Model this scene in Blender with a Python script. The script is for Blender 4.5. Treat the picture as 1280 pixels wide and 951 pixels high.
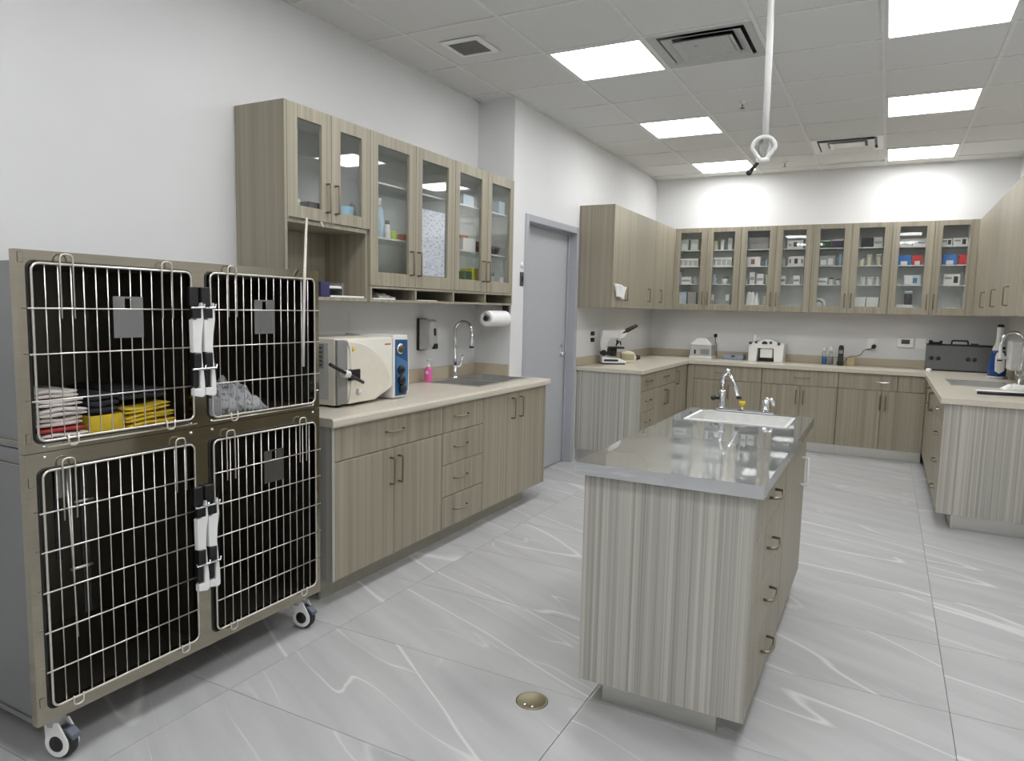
import bpy, bmesh, math, random
from mathutils import Vector, Matrix
R = math.radians
random.seed(7)
scene = bpy.context.scene
COL = scene.collection
for o in list(bpy.data.objects): bpy.data.objects.remove(o)

# ------------------------------------------------------------------ camera
F_PX, YAW, PITCH, ROLL, EYE = 882.377, -0.485, -0.1034, 0.0224, 1.4436
fw = Vector((math.sin(YAW)*math.cos(PITCH), math.cos(YAW)*math.cos(PITCH), math.sin(PITCH)))
rt = Vector((math.cos(YAW), -math.sin(YAW), 0)); up = rt.cross(fw)
r2 = rt*math.cos(ROLL)+up*math.sin(ROLL); u2 = -rt*math.sin(ROLL)+up*math.cos(ROLL)
cd = bpy.data.cameras.new('camera'); cd.sensor_width = 36; cd.lens = F_PX/1280*36
cd.clip_start = .02
cam = bpy.data.objects.new('camera', cd); COL.objects.link(cam)
m3 = Matrix((r2, u2, -fw)).transposed()
cam.matrix_world = Matrix.Translation((0, 0, EYE)) @ m3.to_4x4()
scene.camera = cam

# ------------------------------------------------------------------ world, exposure
w = bpy.data.worlds.new('world'); scene.world = w; w.use_nodes = True
w.node_tree.nodes['Background'].inputs[0].default_value = (.9, .93, 1, 1)
w.node_tree.nodes['Background'].inputs[1].default_value = .25
scene.view_settings.view_transform = 'Standard'
scene.view_settings.look = 'None'
scene.view_settings.gamma = 1
scene.view_settings.use_curve_mapping = False
scene.view_settings.exposure = 0.79
PANEL_EMIT = 9.0

# ------------------------------------------------------------------ materials
MATS = {}
def lin(c):
    return tuple(((v/255)/12.92 if v/255 <= .04045 else ((v/255+.055)/1.055)**2.4) for v in c)
def new_mat(name):
    m = bpy.data.materials.new(name); m.use_nodes = True
    return m, m.node_tree.nodes, m.node_tree.links, m.node_tree.nodes['Principled BSDF']
def node(ns, t, **kw):
    n = ns.new(t)
    for k, v in kw.items(): setattr(n, k, v)
    return n
def plain(name, rgb, rough=.5, metal=0.0, var=.05, scale=25, bump=0.0, coat=0.0):
    """one colour with a little mottling"""
    if name in MATS: return MATS[name]
    m, ns, ls, b = new_mat(name)
    c = lin(rgb)
    tc = node(ns, 'ShaderNodeTexCoord'); nz = node(ns, 'ShaderNodeTexNoise')
    nz.inputs['Scale'].default_value = scale; nz.inputs['Detail'].default_value = 4
    ls.new(tc.outputs['Object'], nz.inputs['Vector'])
    rp = node(ns, 'ShaderNodeValToRGB')
    rp.color_ramp.elements[0].position = .3; rp.color_ramp.elements[1].position = .7
    rp.color_ramp.elements[0].color = (*[max(0, v*(1-var)) for v in c], 1)
    rp.color_ramp.elements[1].color = (*[min(1, v*(1+var)) for v in c], 1)
    ls.new(nz.outputs['Fac'], rp.inputs['Fac']); ls.new(rp.outputs['Color'], b.inputs['Base Color'])
    b.inputs['Roughness'].default_value = rough; b.inputs['Metallic'].default_value = metal
    b.inputs['Coat Weight'].default_value = coat
    if bump:
        bp = node(ns, 'ShaderNodeBump'); bp.inputs['Strength'].default_value = bump; bp.inputs['Distance'].default_value = .01
        ls.new(nz.outputs['Fac'], bp.inputs['Height']); ls.new(bp.outputs['Normal'], b.inputs['Normal'])
    MATS[name] = m
    return m
def wood(name, dark, light, sx=38, contrast=.5, rough=.45):
    m, ns, ls, b = new_mat(name)
    tc = node(ns, 'ShaderNodeTexCoord'); oi = node(ns, 'ShaderNodeObjectInfo')
    mul = node(ns, 'ShaderNodeMath', operation='MULTIPLY'); mul.inputs[1].default_value = 13.7
    ls.new(oi.outputs['Random'], mul.inputs[0])
    add = node(ns, 'ShaderNodeVectorMath', operation='ADD')
    ls.new(tc.outputs['Object'], add.inputs[0]); ls.new(mul.outputs[0], add.inputs[1])
    facs = []
    for s, zz in ((sx, .12), (sx*3.2, .5), (7, .1)):
        mp = node(ns, 'ShaderNodeMapping'); mp.inputs['Scale'].default_value = (s, s, zz)
        ls.new(add.outputs[0], mp.inputs['Vector'])
        nz = node(ns, 'ShaderNodeTexNoise'); nz.inputs['Scale'].default_value = 1; nz.inputs['Detail'].default_value = 3
        nz.inputs['Distortion'].default_value = 0
        ls.new(mp.outputs['Vector'], nz.inputs['Vector']); facs.append(nz.outputs['Fac'])
    a1 = node(ns, 'ShaderNodeMix'); a1.inputs[0].default_value = .45
    ls.new(facs[0], a1.inputs[2]); ls.new(facs[1], a1.inputs[3])
    a2 = node(ns, 'ShaderNodeMix'); a2.inputs[0].default_value = .08
    ls.new(a1.outputs[0], a2.inputs[2]); ls.new(facs[2], a2.inputs[3])
    rp = node(ns, 'ShaderNodeValToRGB')
    rp.color_ramp.elements[0].position = .5-contrast*.3; rp.color_ramp.elements[1].position = .5+contrast*.3
    rp.color_ramp.elements[0].color = (*lin(dark), 1); rp.color_ramp.elements[1].color = (*lin(light), 1)
    ls.new(a2.outputs[0], rp.inputs['Fac']); ls.new(rp.outputs['Color'], b.inputs['Base Color'])
    b.inputs['Roughness'].default_value = rough
    bp = node(ns, 'ShaderNodeBump'); bp.inputs['Strength'].default_value = .06; bp.inputs['Distance'].default_value = .003
    ls.new(a1.outputs[0], bp.inputs['Height']); ls.new(bp.outputs['Normal'], b.inputs['Normal'])
    MATS[name] = m
    return m
def steel(name, rgb, rough=.25, brush=(1, 1, 80), amt=.12, aniso=0):
    m, ns, ls, b = new_mat(name)
    c = lin(rgb)
    tc = node(ns, 'ShaderNodeTexCoord'); mp = node(ns, 'ShaderNodeMapping'); mp.inputs['Scale'].default_value = brush
    nz = node(ns, 'ShaderNodeTexNoise'); nz.inputs['Scale'].default_value = 4; nz.inputs['Detail'].default_value = 5
    ls.new(tc.outputs['Object'], mp.inputs['Vector']); ls.new(mp.outputs['Vector'], nz.inputs['Vector'])
    mr = node(ns, 'ShaderNodeMapRange'); mr.inputs['To Min'].default_value = max(.02, rough-amt*.5); mr.inputs['To Max'].default_value = rough+amt*.5
    ls.new(nz.outputs['Fac'], mr.inputs['Value']); ls.new(mr.outputs['Result'], b.inputs['Roughness'])
    rp = node(ns, 'ShaderNodeValToRGB')
    rp.color_ramp.elements[0].color = (*[v*.9 for v in c], 1); rp.color_ramp.elements[1].color = (*[min(1, v*1.08) for v in c], 1)
    ls.new(nz.outputs['Fac'], rp.inputs['Fac']); ls.new(rp.outputs['Color'], b.inputs['Base Color'])
    b.inputs['Metallic'].default_value = 1
    MATS[name] = m
    return m
def glass(name, tint=(1, 1, 1), refl=1.0, base=.0):
    m, ns, ls, b = new_mat(name); ns.remove(b)
    out = ns['Material Output']
    tr = node(ns, 'ShaderNodeBsdfTransparent'); tr.inputs[0].default_value = (*tint, 1)
    gl = node(ns, 'ShaderNodeBsdfGlossy'); gl.inputs['Roughness'].default_value = .015
    fr = node(ns, 'ShaderNodeFresnel'); fr.inputs['IOR'].default_value = 1.5
    ma = node(ns, 'ShaderNodeMath', operation='MULTIPLY_ADD'); ma.inputs[1].default_value = refl; ma.inputs[2].default_value = base
    mx = node(ns, 'ShaderNodeMixShader')
    gm_ = node(ns, 'ShaderNodeNewGeometry'); io = node(ns, 'ShaderNodeMath', operation='MULTIPLY_ADD'); io.inputs[1].default_value = 1/1.5-1.5; io.inputs[2].default_value = 1.5
    ls.new(gm_.outputs['Backfacing'], io.inputs[0]); ls.new(io.outputs[0], fr.inputs['IOR'])
    ls.new(fr.outputs[0], ma.inputs[0]); ls.new(ma.outputs[0], mx.inputs[0]); ls.new(tr.outputs[0], mx.inputs[1]); ls.new(gl.outputs[0], mx.inputs[2])
    ls.new(mx.outputs[0], out.inputs['Surface'])
    MATS[name] = m
    return m
def emit(name, rgb, strength):
    m, ns, ls, b = new_mat(name); ns.remove(b)
    e = node(ns, 'ShaderNodeEmission'); e.inputs[0].default_value = (*rgb, 1); e.inputs[1].default_value = strength
    ls.new(e.outputs[0], ns['Material Output'].inputs['Surface']); MATS[name] = m
    return m
def floor_mat():
    m, ns, ls, b = new_mat('floor_tile')
    geo = node(ns, 'ShaderNodeNewGeometry'); oi = node(ns, 'ShaderNodeObjectInfo')
    mul = node(ns, 'ShaderNodeMath', operation='MULTIPLY'); mul.inputs[1].default_value = 7.3
    ls.new(oi.outputs['Random'], mul.inputs[0])
    cmb = node(ns, 'ShaderNodeCombineXYZ'); ls.new(mul.outputs[0], cmb.inputs['Z'])
    add = node(ns, 'ShaderNodeVectorMath', operation='ADD')
    ls.new(geo.outputs['Position'], add.inputs[0]); ls.new(cmb.outputs[0], add.inputs[1])
    rot = node(ns, 'ShaderNodeMapping'); rot.inputs['Rotation'].default_value = (0, 0, R(24))
    ls.new(add.outputs[0], rot.inputs['Vector'])
    def ridge(scale, sc, width, dist):
        mp = node(ns, 'ShaderNodeMapping'); mp.inputs['Scale'].default_value = scale
        ls.new(rot.outputs['Vector'], mp.inputs['Vector'])
        nz = node(ns, 'ShaderNodeTexNoise'); nz.inputs['Scale'].default_value = sc; nz.inputs['Detail'].default_value = 2.5; nz.inputs['Roughness'].default_value = .4
        nz.inputs['Distortion'].default_value = dist
        ls.new(mp.outputs['Vector'], nz.inputs['Vector'])
        s = node(ns, 'ShaderNodeMath', operation='SUBTRACT'); s.inputs[1].default_value = .5; ls.new(nz.outputs['Fac'], s.inputs[0])
        a = node(ns, 'ShaderNodeMath', operation='ABSOLUTE'); ls.new(s.outputs[0], a.inputs[0])
        mr = node(ns, 'ShaderNodeMapRange'); mr.inputs['From Min'].default_value = 0; mr.inputs['From Max'].default_value = width
        mr.inputs['To Min'].default_value = 1; mr.inputs['To Max'].default_value = 0
        ls.new(a.outputs[0], mr.inputs['Value']); return mr.outputs['Result']
    v1 = ridge((.28, 1.7, 1), .9, .0065, .12); v2 = ridge((.5, 2.6, 1), 1.2, .006, .2)
    msk = node(ns, 'ShaderNodeTexNoise'); msk.inputs['Scale'].default_value = 1.7; ls.new(add.outputs[0], msk.inputs['Vector'])
    mk = node(ns, 'ShaderNodeMapRange'); mk.inputs['From Min'].default_value = .42; mk.inputs['From Max'].default_value = .62; ls.new(msk.outputs['Fac'], mk.inputs['Value'])
    mm = node(ns, 'ShaderNodeMath', operation='MULTIPLY'); ls.new(v2, mm.inputs[0]); ls.new(mk.outputs[0], mm.inputs[1])
    mx = node(ns, 'ShaderNodeMath', operation='MAXIMUM'); ls.new(v1, mx.inputs[0]); ls.new(mm.outputs[0], mx.inputs[1])
    ml = node(ns, 'ShaderNodeMath', operation='MULTIPLY'); ml.inputs[1].default_value = .62; ls.new(mx.outputs[0], ml.inputs[0])
    mp2 = node(ns, 'ShaderNodeMapping'); mp2.inputs['Scale'].default_value = (.8, 6, 1); ls.new(rot.outputs['Vector'], mp2.inputs['Vector'])
    cl = node(ns, 'ShaderNodeTexNoise'); cl.inputs['Scale'].default_value = 1.6; cl.inputs['Detail'].default_value = 6; ls.new(mp2.outputs['Vector'], cl.inputs['Vector'])
    rp = node(ns, 'ShaderNodeValToRGB'); rp.color_ramp.elements[0].position = .25; rp.color_ramp.elements[1].position = .75
    rp.color_ramp.elements[0].color = (*lin((172, 172, 173)), 1); rp.color_ramp.elements[1].color = (*lin((193, 193, 193)), 1)
    ls.new(cl.outputs['Fac'], rp.inputs['Fac'])
    mc = node(ns, 'ShaderNodeMix', data_type='RGBA'); mc.inputs[7].default_value = (*lin((236, 235, 233)), 1)
    ls.new(ml.outputs[0], mc.inputs[0]); ls.new(rp.outputs['Color'], mc.inputs[6]); ls.new(mc.outputs[2], b.inputs['Base Color'])
    b.inputs['Roughness'].default_value = .38
    MATS['floor_tile'] = m
    return m
def paper_mat(name, base, ink, sx=40, sz=55, amt=.5):
    """printed paper: rows of small marks"""
    m, ns, ls, b = new_mat(name)
    tc = node(ns, 'ShaderNodeTexCoord'); mp = node(ns, 'ShaderNodeMapping'); mp.inputs['Scale'].default_value = (sx, sx, sz)
    ls.new(tc.outputs['Object'], mp.inputs['Vector'])
    nz = node(ns, 'ShaderNodeTexNoise'); nz.inputs['Scale'].default_value = 1; nz.inputs['Detail'].default_value = 2
    ls.new(mp.outputs['Vector'], nz.inputs['Vector'])
    rp = node(ns, 'ShaderNodeValToRGB'); rp.color_ramp.elements[0].position = .5; rp.color_ramp.elements[1].position = .66
    rp.color_ramp.elements[0].color = (*lin(base), 1); rp.color_ramp.elements[1].color = (*[v*amt+u*(1-amt) for v, u in zip(lin(ink), lin(base))], 1)
    ls.new(nz.outputs['Fac'], rp.inputs['Fac']); ls.new(rp.outputs['Color'], b.inputs['Base Color'])
    b.inputs['Roughness'].default_value = .8; MATS[name] = m
    return m

WOOD = wood('laminate_greige', (136, 129, 112), (171, 163, 145), 34, .55)
WOODS = wood('laminate_striped_lit', (152, 149, 141), (198, 195, 186), 62, .38)  # stripes are its own; the paler grey partly paints in light on end panels
WALL = plain('wall_paint', (221, 221, 221), .6, 0, .012, 3, .02)
CEILT = plain('ceiling_tile', (216, 216, 214), .9, 0, .03, 160, .12)
CEILB = plain('ceiling_grid', (220, 220, 218), .5)
STONE = plain('worktop_stone', (208, 201, 186), .3, 0, .07, 140)
STONE2 = plain('backsplash_stone', (186, 175, 153), .35, 0, .05, 120)
FLOOR = floor_mat()
GROUT = plain('grout', (140, 140, 140), .9)
ALU = steel('kick_aluminium', (212, 211, 206), .34, (2, 2, 40), .1)
KICK = plain('toe_kick_vinyl', (172, 169, 154), .4)
INNER = plain('melamine', (226, 227, 225), .5, 0, .02)
SHELF = plain('shelf_edge', (222, 224, 222), .3, 0, .02)
HANDLE = steel('handle_bronze', (150, 138, 122), .35)
CHROME = steel('chrome', (225, 226, 230), .08, (1, 1, 1), .04)
def steel_top(name):
    m, ns, ls, b = new_mat(name); ns.remove(b)
    tc = node(ns, 'ShaderNodeTexCoord'); mp = node(ns, 'ShaderNodeMapping'); mp.inputs['Scale'].default_value = (1, 1, 1)
    nz = node(ns, 'ShaderNodeTexNoise'); nz.inputs['Scale'].default_value = .8
    ls.new(tc.outputs['Object'], mp.inputs['Vector']); ls.new(mp.outputs['Vector'], nz.inputs['Vector'])
    mr = node(ns, 'ShaderNodeMapRange'); mr.inputs['To Min'].default_value = .24; mr.inputs['To Max'].default_value = .30
    ls.new(nz.outputs['Fac'], mr.inputs['Value'])
    g1 = node(ns, 'ShaderNodeBsdfGlossy'); g1.inputs['Color'].default_value = (.73, .745, .76, 1); g1.inputs['Roughness'].default_value = .02
    g2 = node(ns, 'ShaderNodeBsdfGlossy'); g2.inputs['Color'].default_value = (.77, .785, .80, 1); ls.new(mr.outputs[0], g2.inputs['Roughness'])
    mx = node(ns, 'ShaderNodeMixShader'); mx.inputs[0].default_value = .3
    ls.new(g1.outputs[0], mx.inputs[1]); ls.new(g2.outputs[0], mx.inputs[2]); ls.new(mx.outputs[0], ns['Material Output'].inputs['Surface'])
    MATS[name] = m
    return m
STEEL = steel_top('steel_top_mirror')
STEELSINK = steel('steel_sink', (226, 226, 224), .30, (8, 8, 8), .1)
CAGE = steel('cage_steel', (170, 163, 147), .10, (2, 2, 30), .1)
CAGEIN = steel('cage_inner_steel', (128, 124, 113), .42, (2, 30, 2), .1)
CAGESIDE = steel('cage_side_steel', (146, 146, 146), .30, (2, 40, 2), .12)
WIRE = steel('door_wire', (226, 222, 214), .3, (1, 1, 1), .05)
GLASS = glass('pane_glass', (.985, .99, .985), .7, .01)
GLASSL = glass('pane_glass_left', (.98, .985, .98), 1.0, .03)
GSHELF = glass('glass_shelf', (.90, .95, .93), 1.0, .06)
CLEAR = glass('clear_plastic', (.9, .92, .92), 1.0, .08)
DOORM = plain('door_paint', (176, 178, 182), .45, 0, .01)
FRAMEM = plain('door_frame_paint', (172, 174, 180), .4, 0, .01)
BLACK = plain('black_plastic', (24, 24, 25), .4)
RUBBER = plain('rubber', (44, 44, 46), .7)
DGREY = plain('dark_grey_plastic', (70, 71, 74), .45)
GREY = plain('grey_plastic', (138, 138, 136), .45)
LGREY = plain('light_grey_plastic', (186, 187, 186), .4)
WHITE = plain('white_plastic', (236, 236, 234), .35, 0, .015)
CREAM = plain('cream_plastic', (224, 218, 204), .4, 0, .02)
PAPER = plain('paper_white', (240, 240, 238), .85, 0, .02)
BLUE = plain('blue_panel', (38, 84, 128), .4, 0, .08)
TOWELW = plain('towel_white', (226, 218, 214), .95, 0, .06, 60, .4)
YELLOW = plain('yellow_cloth', (222, 192, 54), .8, 0, .08, 40, .3)
NAVY = plain('navy_cloth', (38, 41, 52), .9, 0, .2, 40, .4)
BRASS = steel('aged_brass', (150, 142, 118), .5, (3, 3, 3), .15)
LIGHT = emit('panel_light', (.985, .995, 1.0), PANEL_EMIT)

# ------------------------------------------------------------------ mesh helpers
class MB:
    def __init__(s): s.bm = bmesh.new()
    def _add(s, tmp, M=None):
        if M is not None: tmp.transform(M)
        me = bpy.data.meshes.new('tmp'); tmp.to_mesh(me); tmp.free()
        s.bm.from_mesh(me); bpy.data.meshes.remove(me)
    def box(s, x0, x1, y0, y1, z0, z1, bev=0, seg=1, M=None):
        t = bmesh.new(); bmesh.ops.create_cube(t, size=1)
        for v in t.verts:
            v.co = Vector(((x0+x1)/2+v.co.x*(x1-x0), (y0+y1)/2+v.co.y*(y1-y0), (z0+z1)/2+v.co.z*(z1-z0)))
        if bev: bmesh.ops.bevel(t, geom=t.edges[:], offset=bev, segments=seg, affect='EDGES', profile=.5)
        s._add(t, M); return s
    def tube(s, pts, r, seg=8, closed=False, cap=True):
        P = [Vector(p) for p in pts]; n = len(P); rr = r if isinstance(r, (list, tuple)) else [r]*n
        t = bmesh.new(); rings = []; prev = None
        for i, p in enumerate(P):
            a = P[(i-1) % n] if (closed or i > 0) else p; b = P[(i+1) % n] if (closed or i < n-1) else p
            d = (b-a); d = d.normalized() if d.length > 1e-9 else Vector((0, 0, 1))
            if prev is None:
                ref = Vector((0, 0, 1)) if abs(d.z) < .9 else Vector((1, 0, 0))
                u = d.cross(ref).normalized()
            else:
                u = (prev-d*prev.dot(d)); u = u.normalized() if u.length > 1e-6 else d.orthogonal().normalized()
            prev = u; v = d.cross(u)
            rings.append([t.verts.new(p+(u*math.cos(2*math.pi*k/seg)+v*math.sin(2*math.pi*k/seg))*rr[i]) for k in range(seg)])
        for i in range(n if closed else n-1):
            A, B = rings[i], rings[(i+1) % n]
            for k in range(seg):
                f = t.faces.new((A[k], A[(k+1) % seg], B[(k+1) % seg], B[k])); f.smooth = True
        if cap and not closed:
            t.faces.new(rings[0][::-1]); t.faces.new(rings[-1])
        bmesh.ops.recalc_face_normals(t, faces=t.faces[:])
        s._add(t); return s
    def cyl(s, p0, p1, r, r1=None, seg=16):
        return s.tube([p0, p1], [r, r if r1 is None else r1], seg)
    def lathe(s, prof, c=(0, 0, 0), seg=20, axis='z'):
        t = bmesh.new(); rings = []
        for (r, z) in prof:
            ring = []
            for k in range(seg):
                a = 2*math.pi*k/seg; x, y = r*math.cos(a), r*math.sin(a)
                co = {'z': (x, y, z), 'y': (x, z, y), 'x': (z, x, y)}[axis]
                ring.append(t.verts.new(Vector(c)+Vector(co)))
            rings.append(ring)
        for A, B in zip(rings, rings[1:]):
            for k in range(seg):
                f = t.faces.new((A[k], A[(k+1) % seg], B[(k+1) % seg], B[k])); f.smooth = True
        if prof[0][0] > 1e-6: t.faces.new(rings[0][::-1])
        if prof[-1][0] > 1e-6: t.faces.new(rings[-1])
        bmesh.ops.remove_doubles(t, verts=t.verts[:], dist=1e-6)
        bmesh.ops.recalc_face_normals(t, faces=t.faces[:])
        s._add(t); return s
    def prism(s, pts, d0, d1, plane='xz', bev=0):
        """outline extruded: plane 'xz' runs along y, 'yz' along x, 'xy' along z"""
        t = bmesh.new()
        def co(a, b, d): return {'xz': (a, d, b), 'yz': (d, a, b), 'xy': (a, b, d)}[plane]
        A = [t.verts.new(co(a, b, d0)) for a, b in pts]; B = [t.verts.new(co(a, b, d1)) for a, b in pts]
        n = len(pts); t.faces.new(A); t.faces.new(B[::-1])
        for i in range(n): t.faces.new((A[i], A[(i+1) % n], B[(i+1) % n], B[i]))
        bmesh.ops.recalc_face_normals(t, faces=t.faces[:])
        if bev:
            cap = [e for e in t.edges if abs({'xz': e.verts[0].co.y-e.verts[1].co.y, 'yz': e.verts[0].co.x-e.verts[1].co.x, 'xy': e.verts[0].co.z-e.verts[1].co.z}[plane]) < 1e-7]
            bmesh.ops.bevel(t, geom=cap, offset=bev, segments=2, affect='EDGES', profile=.5)
        s._add(t); return s
    def grid(s, f, nu, nv):
        t = bmesh.new(); V = [[t.verts.new(f(i/nu, j/nv)) for j in range(nv+1)] for i in range(nu+1)]
        for i in range(nu):
            for j in range(nv):
                q = t.faces.new((V[i][j], V[i+1][j], V[i+1][j+1], V[i][j+1])); q.smooth = True
        s._add(t); return s
    def build(s, name, mat, parent=None, loc=None, smooth=False):
        org = Vector(ORG.get(parent.name, (0, 0, 0))) if parent is not None else Vector(loc or (0, 0, 0))
        if org.length: s.bm.transform(Matrix.Translation(-org))
        me = bpy.data.meshes.new(name); s.bm.to_mesh(me); s.bm.free()
        me.materials.append(mat)
        if smooth:
            for p in me.polygons: p.use_smooth = True
        o = bpy.data.objects.new(name, me); COL.objects.link(o)
        if parent is not None: o.parent = parent; ORG[o.name] = tuple(org)
        else: o.location = org; ORG[o.name] = tuple(org)
        return o
ORG = {}
def tag(o, label=None, cat=None, group=None, kind=None):
    if label: o['label'] = label
    if cat: o['category'] = cat
    if group: o['group'] = group
    if kind: o['kind'] = kind
    return o
def thing(name, label, cat, loc=(0, 0, 0), rot=0, group=None, world=False):
    """Empty at the base of a thing; world=True: its meshes are given in world coordinates"""
    o = bpy.data.objects.new(name, None); COL.objects.link(o); o.empty_display_size = .1
    o.location = loc; o.rotation_euler = (0, 0, rot); ORG[o.name] = tuple(loc) if world else (0, 0, 0)
    return tag(o, label, cat, group)
def fillet(pts, r, n=5):
    """round the corners of a polyline"""
    P = [Vector(p) for p in pts]; out = [P[0]]
    for i in range(1, len(P)-1):
        a, b, c = P[i-1], P[i], P[i+1]
        d0 = (a-b); d1 = (c-b); q = min(r, d0.length*.49, d1.length*.49)
        s, e = b+d0.normalized()*q, b+d1.normalized()*q
        for k in range(n+1):
            t = k/n; out.append((1-t)**2*s+2*t*(1-t)*b+t*t*e)
    return out+[P[-1]]
def rrect(x0, x1, z0, z1, r, n=4):
    out = []
    for cx, cz, a0 in ((x1-r, z1-r, 0), (x0+r, z1-r, 90), (x0+r, z0+r, 180), (x1-r, z0+r, 270)):
        for k in range(n+1):
            a = R(a0+90*k/n); out.append((cx+r*math.cos(a), cz+r*math.sin(a)))
    return out

# ------------------------------------------------------------------ the room
XL, XJ, XR, YF, YJ, YB, ZC = -2.883, -2.565, 1.05, -2.3, 4.822, 8.514, 3.0
DY0, DY1, DZ = 5.03, 6.12, 2.18
def struct(o): o['kind'] = 'structure'; return o
struct(MB().box(XL-.12, XL, YF, YJ, 0, ZC+.05).build('wall_left', WALL))
m = MB(); m.box(XL-.12, XJ, YJ, DY0+.04, 0, ZC+.05); m.box(XL-.12, XJ, DY0+.04, DY1-.04, DZ-.04, ZC+.05); m.box(XL-.12, XJ, DY1-.04, YB, 0, ZC+.05)
m.box(XL-.12, XL+.02, DY0+.04, DY1-.04, 0, DZ-.04)
struct(m.build('wall_left_far', WALL))
struct(MB().box(XL-.12, XR+.12, YB, YB+.12, 0, ZC+.05).build('wall_back', WALL))
struct(MB().box(XR, XR+.12, YF, YB, 0, ZC+.05).build('wall_right', WALL))
struct(MB().box(XL-.12, XR+.12, YF-.12, YF, 0, ZC+.05).build('wall_front', WALL))
# floor: grout bed with one tile object for each slab
fl = struct(MB().box(XL-.1, XR+.1, YF-.1, YB+.1, -.06, -.004).build('floor', GROUT))
tile_cache = {}
def tile_obj(name, x0, x1, y0, y1, z0, z1, mat, parent, bev):
    key = (name, round(x1-x0, 3), round(y1-y0, 3))
    if key not in tile_cache:
        o = MB().box(-(x1-x0)/2, (x1-x0)/2, -(y1-y0)/2, (y1-y0)/2, z0, z1, bev).build(name, mat, parent)
        tile_cache[key] = o.data
    else:
        o = bpy.data.objects.new(name, tile_cache[key]); COL.objects.link(o); o.parent = parent
    o.location = ((x0+x1)/2, (y0+y1)/2, 0)
    return o
for i in range(-1, 4):
    for j in range(-8, 13):
        x0, x1 = .30-1.19*(2-i), .30-1.19*(1-i); y0, y1 = 1.735+.6*j, 1.735+.6*(j+1)
        x0, x1, y0, y1 = max(x0, XL), min(x1, XR), max(y0, YF), min(y1, YB)
        if x1-x0 < .03 or y1-y0 < .03: continue
        tile_obj('tile', x0+.0012, x1-.0012, y0+.0012, y1-.0012, -.004, 0, FLOOR, fl, .0008)
# ceiling: slab, hung grid, one tile object for each panel
ce = struct(MB().box(XL-.1, XR+.1, YF-.1, YB+.1, ZC+.03, ZC+.1).build('ceiling', CEILT))
PX, PY, GX, GY = .615, .5975, -.125, 4.075
LIGHTS = [(-1.97, GY+PY*3*k) for k in (-3, -2, -1, 0, 1, 2)]+[(-.125, GY+PY*3*k) for k in (-3, -2, -1, 0, 1, 2)]
VENTS = [(-1.355, 4.075), (-.74, GY+PY*5)]
def near(a, b): return abs(a[0]-b[0]) < .05 and abs(a[1]-b[1]) < .05
for i in range(-5, 3):
    for j in range(-11, 8):
        gx, gy = GX+PX*i, GY+PY*j
        if any(near((gx, gy), q) for q in LIGHTS+VENTS): continue
        xl = XL if gy < 4.6 else XJ
        x0, x1, y0, y1 = max(gx, xl), min(gx+PX, XR), max(gy, YF), min(gy+PY, YB)
        if x1-x0 < .03 or y1-y0 < .03: continue
        tile_obj('ceiling_tile', x0+.008, x1-.008, y0+.008, y1-.008, ZC+.004, ZC+.02, CEILT, ce, .002)
tile_obj('ceiling_tile', XL+.008, XJ-.002, GY+PY+.008, YJ-.002, ZC+.004, ZC+.02, CEILT, ce, .002)
for i in range(-4, 2):
    MB().box(GX+PX*i-.011, GX+PX*i+.011, YF if GX+PX*i > XJ else YF, YB if GX+PX*i > XJ else YJ, ZC-.002, ZC+.012).build('grid_bar', CEILB, ce)
for j in range(-10, 8):
    yy = GY+PY*j
    MB().box(XL if yy < YJ else XJ, XR, yy-.011, yy+.011, ZC-.0015, ZC+.012).build('grid_bar', CEILB, ce)
m = MB()
m.box(XL, XL+.02, YF, YJ, ZC-.003, ZC+.012); m.box(XJ, XJ+.02, YJ, YB, ZC-.003, ZC+.012); m.box(XJ, XR, YB-.02, YB, ZC-.003, ZC+.012); m.box(XR-.02, XR, YF, YB, ZC-.003, ZC+.012); m.box(XL, XJ, YJ-.02, YJ, ZC-.003, ZC+.012)
m.build('wall_angle', CEILB, ce)

# ceiling lights
rows = {-3: 'above the place behind the camera', -2: 'above the camera', -1: 'above the cages', 0: 'nearest of its row in view', 1: 'second of its row in view', 2: 'farthest of its row by the back wall'}
for (x, y) in LIGHTS:
    k = round((y-GY)/(PY*3)); side = 'left row' if x < -1 else 'right row'
    t = thing('ceiling_light', f'square glowing ceiling light panel, {side}, {rows[k]}', 'ceiling light', (x+PX/2, y+PY/2, ZC), 0, 'ceiling light panels')
    m = MB(); a, b = PX/2-.012, PY/2-.012
    for (q0, q1, q2, q3) in ((-a, a, -b, -b+.014), (-a, a, b-.014, b), (-a, -a+.014, -b+.014, b-.014), (a-.014, a, -b+.014, b-.014)): m.box(q0, q1, q2, q3, -.004, .016)
    m.build('frame', CEILB, t)
    MB().box(-a+.014, a-.014, -b+.014, b-.014, .002, .010).build('diffuser', LIGHT, t)

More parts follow.
